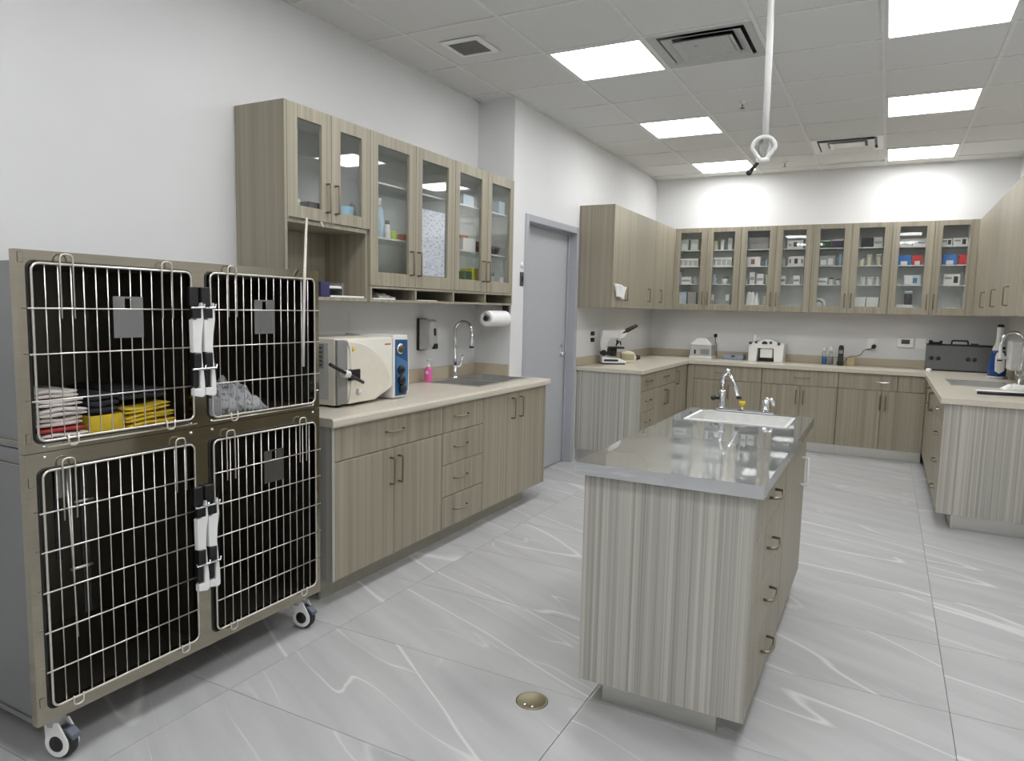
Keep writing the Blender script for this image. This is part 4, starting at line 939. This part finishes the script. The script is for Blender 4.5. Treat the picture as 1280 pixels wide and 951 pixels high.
# door, shelf, from, to (fractions of the pane), height, kind, material, look, panel
G = [
 (0, 0, .08, .46, .125, 'c', C_PG, 'left pale green carton', [(.15, .85, .1, .6, C_W)]), (0, 0, .56, .96, .125, 'c', C_PG, 'right pale green carton', [(.15, .85, .1, .6, C_W)]),
 (0, 1, -.02, 1.0, .092, 'k', C_W, 'white slotted basket', 4),
 (0, 2, .0, .15, .14, 'b', PB, 'pale blue bottle', None), (0, 2, .18, .68, .082, 'c', C_W, 'wide white carton', strip), (0, 2, .74, .90, .085, 'b', C_LB, 'small blue-grey bottle', None),
 (0, 3, .08, .48, .19, 'c', C_LB, 'left tall grey-blue carton', [(.1, .4, .1, .8, C_W)]), (0, 3, .54, .96, .19, 'c', C_G, 'right tall grey carton', None),
 (1, 0, .05, .27, .105, 'c', C_CR, 'left slim cream carton', None), (1, 0, .42, .58, .115, 'c', C_W, 'middle slim white carton', None), (1, 0, .76, .96, .13, 'c', C_W, 'right slim white carton', [(.2, .8, .5, .9, C_PG)]),
 (1, 1, .0, 1.0, .10, 'k', C_W, 'white slotted basket', 4),
 (1, 2, .02, .26, .105, 'b', C_LB, 'pale squat bottle', None), (1, 2, .52, .84, .085, 'j', C_W, 'white round tub', GREY),
 (1, 3, .02, .22, .165, 'c', C_W, 'left slim white carton', strip), (1, 3, .78, .96, .165, 'c', C_W, 'right slim white carton', strip),
 (2, 0, .0, 1.0, .065, 'c', C_G, 'lower long grey box', None), (2, 0, .0, 1.0, .065, 's', C_G, 'upper long grey box', None),
 (2, 1, .0, .68, .105, 'c', C_W, 'white carton with brown spot', circ), (2, 1, .86, 1.0, .08, 'b', C_LB, 'small pale bottle', None),
 (2, 2, .0, .16, .06, 'c', C_LB, 'small blue carton', None), (2, 2, .22, .46, .135, 'c', C_W, 'tall white carton', strip), (2, 2, .54, .86, .115, 'c', C_W, 'squarish white carton', strip), (2, 2, .9, 1.02, .11, 'b', C_CR, 'slim cream bottle', None),
 (2, 3, .06, .72, .17, 'w', PAPER, 'bunched white plastic bag', None), (2, 3, .88, 1.02, .15, 'c', C_CR, 'slim cream carton', None),
 (3, 0, -.02, .18, .10, 'c', C_G, 'grey carton', None), (3, 0, .22, .92, .09, 'c', C_W, 'white carton with dark marks', ringp), 
 (3, 1, .02, .17, .09, 'b', C_W, 'small white bottle', None), (3, 1, .30, 1.0, .105, 'c', C_W, 'white carton with black ring', [(.40, .60, .25, .75, P_K), (.1, .18, .3, .7, P_BR), (.82, .9, .3, .7, P_BR)]),
 (3, 2, .04, .24, .095, 'c', C_W, 'left small white carton', strip), (3, 2, .58, .86, .095, 'c', C_W, 'right small white carton', strip),
 (4, 0, .0, .46, .085, 'c', C_GR, 'dark green carton', [(0, 1, .84, 1, C_W)]), (4, 0, .5, .98, .09, 'c', C_PU, 'dark purple carton', [(0, 1, .84, 1, C_W)]),
 (4, 1, .04, .72, .105, 'c', C_G, 'grey carton with white pictures', [(.1, .45, .1, .6, C_W), (.55, .85, .1, .75, C_W)]), (4, 1, .80, 1.0, .125, 'b', PB, 'pale blue bottle', None),
 (4, 2, .0, .44, .07, 'c', C_W, 'white carton', strip), (4, 2, .5, .68, .075, 'j', C_W, 'white tub with black lid', P_K), (4, 2, .76, .96, .065, 'j', C_W, 'white tub with grey lid', GREY),
 (4, 3, .0, .30, .15, 'r', C_W, 'round white tape roll', None),
 (5, 0, .12, .60, .10, 'c', C_K, 'black carton', None), (5, 0, .62, .96, .105, 'c', C_W, 'white carton', strip),
 (5, 1, .06, .30, .07, 'j', C_CR, 'low cream jar', C_W), (5, 1, .38, .60, .115, 'j', C_CR, 'tall cream jar', C_W), (5, 1, .76, .98, .12, 'j', C_CR, 'tall cream tub', C_CR),
 (5, 2, .20, .38, .08, 'j', C_W, 'left white jar', C_W), (5, 2, .48, .70, .08, 'j', C_W, 'middle white jar', C_W), (5, 2, .80, .98, .08, 'j', C_W, 'right white jar', C_W),
 (5, 3, .0, .46, .155, 'c', C_W, 'left pale white carton', None), (5, 3, .5, .98, .155, 'c', C_W, 'right pale white carton', None),
 (6, 0, -.01, .50, .082, 'c', C_W, 'left long white carton', [(.3, .7, .3, .7, P_G)]), (6, 0, .52, 1.02, .082, 'c', C_W, 'right long white carton', strip),
 (6, 1, .0, .50, .098, 'c', C_BL, 'blue carton with white corner', wc), (6, 1, .56, .94, .10, 'c', C_R, 'red carton with white corner', wc),
 (6, 2, .30, .92, .10, 'c', C_LB, 'pale blue carton', [(.55, .8, .2, .7, P_T), (.05, .5, .1, .9, C_W)]),
 (6, 3, .08, .72, .085, 'c', C_W, 'flat white carton', None), (6, 3, .36, .68, .14, 'd', P_K, 'dark jar with pale lid', C_LB),
 (7, 0, -.02, .40, .075, 'c', C_W, 'left long white carton', sq), (7, 0, .42, 1.0, .08, 'c', C_W, 'right long white carton', sq),
 (7, 1, .10, .62, .105, 'c', C_BL, 'blue carton with white corner', wc), (7, 1, .68, 1.0, .098, 'c', C_R, 'plain red carton', None),
 (7, 2, .18, .78, .108, 'c', C_W, 'white carton with black square', sq),
 (7, 3, .15, .85, .06, 'f', PAPER, 'folded white paper pad', None)]
gg = 'supplies behind the back glass doors'
for (d, s, f0, f1, h, k, mat, look, ex) in G:
    p0, p1 = PANES[d]; q = YI/8.18; x0, x1 = (p0+(p1-p0)*f0)*q, (p0+(p1-p0)*f1)*q
    cx0, cx1 = PU+DW*2*(d//2)+.018, PU+DW*2*(d//2+1)-.02-(.062 if d > 5 else 0)
    x0, x1 = max(x0, cx0), min(x1, cx1); x = (x0+x1)/2; w = (x1-x0)-.002; z = SZ[s]+.0005
    lb = f'{look}, {SN[s]}, {ORD[d]} glass door from left, back wall'
    if k == 'c': carton(lb, x, YI, z, w, .10, h, mat, 0, gg, ex)
    elif k == 's': carton(lb, x, YI, z+.0655, w, .10, h, mat, 0, gg, ex)
    elif k == 'd': jar(lb, x, YI, z+.0855, w*.48, h, mat, ex, gg)
    elif k == 'b': bottle(lb, x, YI, z, w/2, h, mat, None, gg)
    elif k == 'j': jar(lb, x, YI, z, w/2, h, mat, ex, gg)
    elif k == 'k': basket(lb, x, YI, z, w, .12, h, mat, ex, gg)
    elif k == 'r':
        t = thing('tape_roll', lb, 'tape roll', (x, YI, z+.075), 0, gg); MB().lathe([(.028, -.03), (.068, -.03), (.070, -.02), (.070, .02), (.068, .03), (.028, .03), (.028, -.03)], (0, 0, 0), 24, 'y').build('roll', mat, t); MB().lathe([(0, -.012), (.027, -.012), (.027, .012), (0, .012)], (0, 0, 0), 18, 'y').build('core', GREY, t)
    elif k in 'wf':
        o = crumple('plastic_bag' if k == 'w' else 'paper_pad', lb, 'bag' if k == 'w' else 'paper', x0, x1, YI-.05, YI+.05, z, h*1.2, mat, d+s, 22); o['group'] = gg

# ------------------------------------------------------------------ goods behind the left glass doors
XI = -2.66; lg = 'supplies behind the left glass doors'
Z1 = LSH[0]+.0005; ZF = 1.5615; Z2 = LSH[1]+.0005; ZN = 1.8485
def q(y): return y*(-XI)/2.62
carton('black carton with white print in niche cupboard near the cage', -2.68, 2.80, ZN, .10, .08, .108, C_K, ROTL, lg, [(.1, .6, .3, .7, C_W)])
jar('clear grey jar left of the black carton, niche cupboard', -2.68, 2.69, ZN, .028, .112, C_LB, C_W, lg)
lathe_thing('bowl', 'pale blue bowl behind the second left glass door', 'bowl', (-2.66, 3.02, ZN), [('bowl', [(.035, 0), (.055, .04), (.065, .115), (.061, .115), (.05, .042), (0, .006)], plain('bowl_blue', (150, 194, 220), .4))], lg)
o = crumple('grey_cloth', 'dark grey cloth bundle right of the pale blue bowl', 'cloth', -2.72, -2.61, 3.09, 3.11, ZN, .15, C_G, 8.2, 25); o['group'] = lg
bottle('large pale blue bottle at left end of tall cupboard shelf', -2.68, 3.362, Z1, .028, .235, PB, None, lg)
bottle('small white bottle with dark band beside large blue bottle', XI, 3.415, Z1, .020, .11, C_W, None, lg, .6, capm=C_K)
jar('lime green tub on middle shelf of tall left cupboard', XI, 3.472, Z1, .026, .055, GRN, GRN, lg)
carton('rust red carton right of the lime green tub', XI, 3.545, Z1, .06, .08, .04, C_OR, ROTL, lg)
carton('small grey-blue carton at door edge, tall left cupboard', XI, 3.612, Z1, .04, .08, .045, C_LB, ROTL, lg)
tag(MB().box(UF-.0212, UF-.0200, 3.620, 3.905, 1.628, 2.035).build('printed_sheet', paper_mat('notes_paper', (226, 230, 240), (140, 150, 176), 30, 85, .7), None, (UF-.02, 3.76, 1.63)), 'printed white sheets taped inside a left cupboard glass pane', 'paper')
carton('white carton on middle shelf, fifth left glass door', XI, q(4.21), Z1, .17, .10, .085, C_W, ROTL, lg)
carton('rust coloured packet lying on the white carton', XI, q(4.17), Z1+.0855, .10, .06, .018, C_OR, ROTL, lg)
carton('maroon carton between the left cupboard glass doors', XI, q(4.36), Z1, .08, .10, .075, C_MR, ROTL, lg)
carton('dark green box on floor of left cupboard, fifth door', XI, q(4.20), ZF, .09, .10, .125, C_GR, ROTL, lg)
carton('yellow carton on floor of left cupboard, fifth door', XI, q(4.29), ZF, .075, .10, .15, C_Y, ROTL, lg)
carton('white carton right of the yellow carton, cupboard floor', XI, q(4.37), ZF, .055, .10, .165, C_W, ROTL, lg)
carton('pale blue bag-like carton, top shelf, fifth left glass door', XI, q(4.19), Z2, .14, .10, .07, C_LB, ROTL, lg)
carton('pale blue carton, top shelf, sixth left glass door', XI, q(4.66), Z2, .09, .10, .09, C_LB, ROTL, lg)
lathe_thing('bowl', 'dark steel bowl on middle shelf by the grey door', 'bowl', (-2.68, 4.70, Z1), [('bowl', [(.03, 0), (.05, .012), (.075, .065), (.071, .065), (.046, .015), (0, .005)], plain('bowl_dark', (66, 62, 60), .3))], lg)
jar('grey jar on cupboard floor nearest the grey door', XI, q(4.57), ZF, .04, .14, C_G, GREY, lg)
carton('white packet on cupboard floor nearest the grey door', XI, 4.76, ZF, .07, .10, .105, C_W, ROTL, lg)
# niche
t = thing('navy_binder', 'navy blue box file standing in the open niche', 'box file', (-2.64, 2.79, 1.4755), 0, None, True)
MB().box(-2.74, -2.565, 2.752, 2.818, 1.4755, 1.552, .002).build('box', plain('navy_card', (50, 48, 92), .6), t)
t = thing('letter_tray', 'grey letter tray with papers beside the navy box file', 'tray', (-2.68, 2.9, 1.4755), 0, None, True)
m = MB(); m.box(-2.80, -2.60, 2.825, 2.96, 1.4755, 1.479); m.box(-2.80, -2.60, 2.825, 2.829, 1.479, 1.55); m.box(-2.80, -2.60, 2.956, 2.96, 1.479, 1.55); m.box(-2.80, -2.60, 2.829, 2.956, 1.52, 1.523); m.build('tray', GREY, t); MB().box(-2.79, -2.605, 2.832, 2.953, 1.5232, 1.535).build('papers', PAPER, t)
tag(MB().box(-2.60, -2.572, 2.83, 3.10, 1.4755, 1.4845, .001).build('paper_stack', PAPER, None, (-2.585, 2.96, 1.4755)), 'thin stack of white paper at the niche front', 'paper')
# pigeonhole contents
tag(MB().box(-2.75, -2.556, 3.16, 3.36, 1.4715, 1.4785, .001).build('paper_stack', PAPER, None, (-2.65, 3.26, 1.4715)), 'white papers in the leftmost pigeonhole', 'paper')
crumple('plastic_bag', 'clear grey plastic bag on papers in the leftmost pigeonhole', 'bag', -2.72, -2.58, 3.24, 3.40, 1.479, .032, C_G, 4.4, 30)
tag(MB().box(-2.75, -2.557, 3.585, 3.80, 1.4715, 1.4755, .0008).build('paper_stack', PAPER, None, (-2.65, 3.69, 1.4715)), 'few white sheets in the second pigeonhole', 'paper')

# ------------------------------------------------------------------ objects on the far worktop
t = thing('microscope', 'white microscope with black eyepieces on the far left worktop', 'microscope', (-2.395, 6.70, CZ1), .485)
MB().box(-.125, .11, -.085, .085, 0, .012, .004).build('foot_plate', BLACK, t)
m = MB(); m.prism([(-.12, .012), (.12, .012), (.12, .03), (.06, .058), (-.12, .075)], -.08, .08, 'xz', .006); b_ = m.build('base', WHITE, t)
MB().box(-.10, .04, -.0835, -.0805, .03, .05, .001).build('front_slot', BLACK, b_)
m = MB(); m.prism([(-.12, .07), (-.07, .07), (-.06, .22), (-.02, .27), (-.02, .325), (-.12, .325), (-.135, .20)], -.03, .03, 'xz', .005); m.build('arm', WHITE, t)
m = MB(); m.box(-.125, .08, -.036, .036, .255, .335, .012, 2); m.build('head', WHITE, t)
m = MB(); m.box(-.06, .10, -.06, .06, .155, .172, .003); m.build('stage', BLACK, t)
m = MB(); m.cyl((.0, 0, .08), (.0, 0, .155), .035); m.box(-.075, .01, -.025, .025, .085, .15, .004); m.build('condenser', BLACK, t)
m = MB(); m.cyl((-.10, -.06, .11), (-.10, .06, .11), .03); m.build('focus_knob', BLACK, t)
m = MB(); m.lathe([(0, .225), (.03, .228), (.036, .245), (.036, .256), (0, .256)], (.05, 0, 0)); m.build('nosepiece', CHROME, t)
for k, (dx, dz) in enumerate(((-.02, .18), (.02, .19), (.0, .20))): MB().cyl((.05+dx*.7, (-.012, .012, .02)[k], .235), (.05+dx*1.3, (-.02, .015, .03)[k], dz), .009, .006).build('objective', BLACK, t)
for s in (-1, 1):
    MB().tube([(.07, s*.028, .305), (.12, s*.03, .33), (.225, s*.032, .390)], [.017, .019, .015], 12).build('eyepiece', BLACK, t)
m = MB(); m.prism([(.05, .255), (.10, .27), (.13, .315), (.10, .345), (.05, .335)], -.045, .045, 'xz', .005); m.build('prism_housing', WHITE, t)
# cream device next to it
t = thing('handheld_scanner', 'cream desktop device with black nozzle behind the microscope', 'device', (-2.35, 6.97, CZ1), .485)
MB().prism([(-.06, 0), (.09, 0), (.10, .06), (.07, .11), (0, .125), (-.06, .11)], -.05, .05, 'xz', .012).build('body', CREAM, t)
MB().cyl((.095, 0, .055), (.14, 0, .055), .028, .02).build('nozzle', BLACK, t); MB().box(-.058, .075, -.056, -.050, .03, .09, .002).build('grip', plain('olive_grip', (176, 168, 128), .5), t)
# double socket with black plugs
def socket(label, loc, rot, plugs, w=.075, h=.115):
    t = thing('wall_socket', label, 'socket', loc, rot)
    MB().box(-w/2, w/2, -.007, 0, -h/2, h/2, .003).build('plate', WHITE, t)
    for z in plugs: MB().box(-.018, .018, -.040, -.0072, z-.02, z+.02, .006, 2).build('plug', BLACK, t)
    return t
socket('white wall socket with black plugs left of the microscope', (XJ, 6.50, 1.175), ROTL, (.03, -.032))
socket('white wall socket with black plug right of the centrifuge', (-1.775, YB, 1.145), 0, (.02,), .07, .11)
tag(MB().tube(fillet([(-1.775, YB-.035, 1.148), (-1.775, YB-.03, 1.10), (-1.755, YB-.028, 1.05), (-1.75, YB-.03, 1.0), (-1.755, YB-.03, .95), (-1.745, YB-.025, .915)], .03), .0035, 6).build('power_cord', BLACK, None, (-1.77, YB-.03, .96)), 'black cord hanging from socket to the centrifuge', 'cord')
# centrifuge
t = thing('centrifuge', 'white domed tabletop centrifuge on the back worktop', 'centrifuge', (-1.885, 8.35, CZ1), 0)
m = MB(); m.box(-.13, .13, -.12, .12, 0, .03, .006); m.build('foot', WHITE, t)
m = MB(); m.prism([(-.125, .03), (.125, .03), (.12, .15), (-.115, .15)], -.118, .118, 'xz', .006); b_ = m.build('body', LGREY, t)
m = MB(); m.prism([(-.12, .15), (.123, .15), (.12, .17), (.058, .236), (-.052, .236), (-.117, .17)], -.12, .12, 'xz', .012); m.build('lid', WHITE, t)
MB().box(-.072, -.052, -.1235, -.1185, .05, .10, .002).build('switch', BLACK, b_); MB().box(.0, .10, -.1205, -.1185, .05, .11, .001).build('keypad', GREY, b_)
t = thing('blue_tray', 'flat slate-blue box between centrifuge and white analyser', 'box', (-1.53, 8.39, CZ1), 0)
MB().box(-.11, .11, -.08, .08, 0, .058, .004).build('box', plain('slate_blue', (150, 162, 176), .5), t); MB().box(-.02, .02, -.084, -.081, .03, .05, .001).build('clasp', DGREY, t)
# analyser
t = thing('analyser', 'white bench analyser with dark bay on the back worktop', 'device', (-1.165, 8.34, CZ1), 0)
m = MB(); m.prism([(-.18, 0), (-.095, 0), (-.085, .15), (.082, .15), (.09, 0), (.18, 0), (.188, .205), (.12, .21), (.06, .245), (-.02, .25), (-.09, .21), (-.186, .20)], -.13, .13, 'xz', .006); b_ = m.build('housing', WHITE, t)
MB().box(-.094, .089, .0, .125, .001, .149).build('bay', BLACK, t); MB().box(-.062, .068, -.10, -.001, .045, .145, .004).build('drawer', WHITE, t)
for (x, z, r) in ((-.165, .205, .016), (-.105, .215, .014), (.05, .215, .016), (.135, .205, .016)): MB().lathe([(0, -.012), (r, -.01), (r, .02), (0, .024)], (x, -.135, z), 12, 'y').build('knob', DGREY, b_)
MB().lathe([(0, 0), (.03, .004), (.032, .02), (0, .045)], (-.015, -.12, .195), 16).build('dial', BLACK, b_)
m = MB(); m.tube([(-.14, 0, .20), (-.14, 0, .29)], [.026, .018], 12); m.tube([(-.13, 0, .235), (-.08, -.02, .25)], .014, 10); m.build('filler_neck', WHITE, b_)
# bottles, phone
WATER = plain('blue_liquid', (24, 110, 196), .3)
def clear_bottle(label, x, y, fill, h=.20, r=.027):
    t = thing('squeeze_bottle', label, 'bottle', (x, y, CZ1), 0, 'clear squeeze bottles')
    MB().lathe([(r*.95, 0), (r, .006), (r, h*.58), (r*.5, h*.72), (0, h*.72)], (0, 0, 0), 16).build('body', CLEAR, t)
    MB().lathe([(0, .004), (r*.9, .004), (r*.9, h*.42), (0, h*.42)], (0, 0, 0), 16).build('liquid', fill, t)
    MB().lathe([(r*.6, h*.72), (r*.6, h*.86), (r*.3, h), (0, h)], (0, 0, 0), 12).build('cap', WHITE, t)
clear_bottle('clear squeeze bottle with blue liquid on the back worktop', -.575, 8.33, WATER); clear_bottle('clear squeeze bottle with grey liquid left of the phone', -.512, 8.33, GREY)
carton('small grey box between squeeze bottles and phone', -.462, 8.34, CZ1, .034, .06, .07, C_G)
t = thing('cordless_phone', 'black cordless phone standing in its charger on back worktop', 'phone', (-.412, 8.30, CZ1), 0)
MB().box(-.032, .032, -.04, .04, 0, .05, .008, 2).build('charger', BLACK, t); h_ = MB().prism([(-.026, .03), (.026, .03), (.026, .19), (.018, .215), (-.018, .215), (-.026, .19)], -.014, .014, 'xz', .004).build('handset', BLACK, t)
MB().box(-.018, .018, -.0155, -.0142, .125, .165).build('screen', GREY, h_)
for r_ in range(3):
    for c_ in range(3): MB().box(-.017+c_*.013, -.008+c_*.013, -.0155, -.0142, .06+r_*.018, .072+r_*.018).build('key', DGREY, h_)
carton('small tan carton right of the cordless phone', -.312, 8.32, CZ1, .075, .06, .085, plain('tan_card', (176, 160, 124), .7))
t = socket('white wall socket with adapter and black plug above the phone', (-.118, YB, 1.142), 0, (), .075, .11)
MB().box(-.055, .015, -.045, -.0072, -.055, .052, .008, 2).build('adapter', WHITE, t); MB().lathe([(0, -.075), (.02, -.072), (.024, -.06), (.024, -.046), (0, -.046)], (.012, 0, -.03), 14, 'y').build('plug', BLACK, t)
tag(MB().tube(fillet([(-.106, YB-.06, 1.10), (-.15, YB-.05, 1.082), (-.20, YB-.04, 1.07), (-.22, YB-.04, 1.02), (-.26, YB-.05, 1.0), (-.33, YB-.08, 1.0), (-.39, YB-.17, .93)], .03), .003, 6).build('power_cord', BLACK, None, (-.25, YB-.05, 1.0)), 'thin black cord running from adapter to the phone', 'cord')
t = thing('thermostat', 'white thermostat with dark screen on the back wall', 'thermostat', (.187, YB, 1.163), 0)
MB().box(-.08, .08, -.025, 0, -.05, .05, .012, 3).build('case', WHITE, t); MB().box(-.04, .038, -.0262, -.0252, -.012, .034).build('screen', DGREY, t)
tag(MB().box(.277, .37, YB-.002, YB, 1.105, 1.215).build('wall_note', PAPER, None, (.32, YB, 1.105)), 'blank white note on wall right of the thermostat', 'paper')
# grey carrying case
t = thing('carrying_case', 'dark grey carrying case with top handle in the right corner', 'case', (.660, 8.38, CZ1), 0)
b_ = MB().box(-.285, .285, -.09, .09, 0, .262, .010, 2).build('shell', plain('case_grey', (104, 105, 107), .45), t)
m = MB(); m.box(-.288, .288, -.093, .093, .0, .014, .004); m.box(-.288, .288, -.093, .093, .252, .268, .004); m.build('rim', BLACK, t)
MB().tube(fillet([(-.07, 0, .266), (-.066, 0, .305), (.068, 0, .305), (.072, 0, .266)], .012), .008, 8).build('handle', BLACK, t)
for x in (-.24, -.18, .075, .13): MB().lathe([(0, -.10), (.018, -.098), (.02, -.091), (0, -.091)], (x, 0, .125), 12, 'y').build('stud', BLACK, b_)
m = MB(); m.box(-.268, -.15, -.03, .03, .2685, .285, .004); m.box(-.268, -.235, -.03, .03, .285, .302, .004); m.box(-.175, -.15, -.03, .03, .285, .300, .004); m.build('latch', BLACK, t); MB().box(.09, .16, -.03, .03, .2685, .282, .005).build('latch', DGREY, t)
tag(MB().lathe([(.022, 0), (.026, .006), (.026, .022), (.02, .03), (0, .032)], (.395, 8.075, CZ1), 16).build('ointment_pot', WHITE, None, (.395, 8.075, CZ1)), 'small white ointment pot on worktop before the grey case', 'pot')
# blue and white spray bottle
t = thing('spray_bottle', 'blue and white bottle with tall neck and black top', 'bottle', (.905, 7.66, CZ1), R(8))
MB().lathe([(.080, 0), (.084, .008), (.080, .02), (0, .02)], (0, 0, 0), 24).build('base', LGREY, t)
MB().lathe([(.070, .02), (.072, .09), (.064, .16), (.056, .22), (.050, .25), (0, .25)], (0, 0, 0), 24).build('body', plain('deep_blue', (20, 62, 130), .3), t)
MB().prism([(-.035, .07), (0, .045), (.038, .075), (.036, .20), (.02, .235), (-.025, .235), (-.036, .20)], -.078, -.05, 'xz', .004).build('label_panel', WHITE, t)
MB().lathe([(.050, .25), (.046, .275), (.030, .31), (.026, .33), (.026, .455), (.028, .46), (0, .46)], (0, 0, 0), 20).build('neck', WHITE, t)
MB().lathe([(.026, .46), (.028, .475), (.018, .485), (0, .485)], (0, 0, 0), 16).build('top', BLACK, t); MB().tube([(0, -.03, .27), (0, -.06, .285), (.03, -.065, .27)], .012, 8).build('trigger', BLACK, t)
# white dispenser on right wall
t = thing('wall_dispenser', 'white wall dispenser with spout above right sink', 'dispenser', (XR, 7.42, 1.10), ROTR)
MB().box(-.12, .12, -.10, 0, -.10, .15, .012, 2).build('cover', WHITE, t); MB().tube(fillet([(-.02, -.10, .0), (-.02, -.17, .0), (-.02, -.175, -.03)], .015), .012, 8).build('spout', WHITE, t)
# tools on the right worktop
tag(MB().tube([(.60, 5.96, CZ1+.012), (.78, 5.98, CZ1+.012), (1.0, 6.0, CZ1+.012)], .0115, 8).build('black_rod', plain('navy_rod', (26, 30, 40), .35), None, (.8, 6.06, CZ1)), 'black rod lying at front of the right hand worktop', 'rod')
crumple('white_cloth', 'crumpled white cloth on worktop edge by right hand sink', 'cloth', .80, 1.0, 6.36, 6.56, CZ1, .05, PAPER, 6.6, 18)
tag(MB().box(.62, .96, 6.20, 6.32, CZ1, CZ1+.004, .001).build('white_mat', PAPER, None, (.79, 6.26, CZ1)), 'flat white paper mat on the right hand worktop', 'paper')
# white cloth bunched in the cupboard handle
t = thing('hanging_cloth', 'white cloth bunched at cupboard handle above the microscope', 'cloth', (PU, 6.30, 1.55), ROTL)
def f_(u, v):
    z = 1.0-v; wd = .10+.07*z*z; x = -.0+(u-.5)*2*wd; yy = -.012-.03*math.sin(math.pi*u)*(.5+.5*z)-.006*math.sin(u*22)
    return Vector((x, yy, .115*z+.012*math.sin(u*5+1)))
m = MB(); m.grid(f_, 30, 10)
r_ = bmesh.ops.solidify(m.bm, geom=m.bm.faces[:], thickness=.006); m.build('cloth', PAPER, t)

# ------------------------------------------------------------------ hose hanging from the ceiling
HXc, HYc = -.510, 3.20
t = thing('hanging_hose', 'clear white hose hanging from ceiling, looped, with black tip', 'hose', (HXc, HYc, ZC), 0, None, True)
HOSE = plain('hose_white', (222, 222, 220), .3, 0, .02)
MB().tube([(HXc-.003, HYc, ZC), (HXc-.004, HYc, 2.75), (HXc+.001, HYc, 2.45), (HXc+.004, HYc, 2.17)], .0135, 12).build('hose', HOSE, t)
MB().lathe([(.045, ZC), (.045, ZC-.006), (.02, ZC-.012), (.0, ZC-.012)], (HXc-.003, HYc, 0)).build('ceiling_rose', WHITE, t)
lp = []
for k in range(28):
    a = 2*math.pi*k/28; zz = math.cos(a); x = .046*math.sin(a)*(1.0 if zz > 0 else 1-.55*(-zz)**.8)
    lp.append((HXc+.003+x, HYc-.018+.004*math.sin(a), 2.132+(.046 if zz > 0 else .054)*zz))
MB().tube(lp, .0085, 8, True).build('loop', HOSE, t)
MB().tube([(HXc-.012, HYc+.004, 2.172), (HXc-.016, HYc, 2.13), (HXc-.002, HYc-.005, 2.085)], .009, 8).build('inner_strand', plain('hose_grey', (150, 150, 148), .4), t)
MB().tube([(HXc+.026, HYc+.004, 2.172), (HXc+.030, HYc, 2.14), (HXc+.012, HYc-.005, 2.085)], .008, 8).build('inner_strand', HOSE, t)
MB().tube([(HXc-.022, HYc-.014, 2.083), (HXc+.002, HYc-.02, 2.082), (HXc+.026, HYc-.014, 2.086)], .010, 8).build('cable_tie', WHITE, t)
MB().tube([(HXc-.018, HYc-.01, 2.075), (HXc-.048, HYc-.01, 2.042)], [.007, .009], 10).build('connector', BLACK, t); MB().lathe([(0, -.012), (.011, -.009), (.013, 0), (.011, .009), (0, .012)], (HXc-.052, HYc-.01, 2.036), 12, 'y').build('tip', BLACK, t)
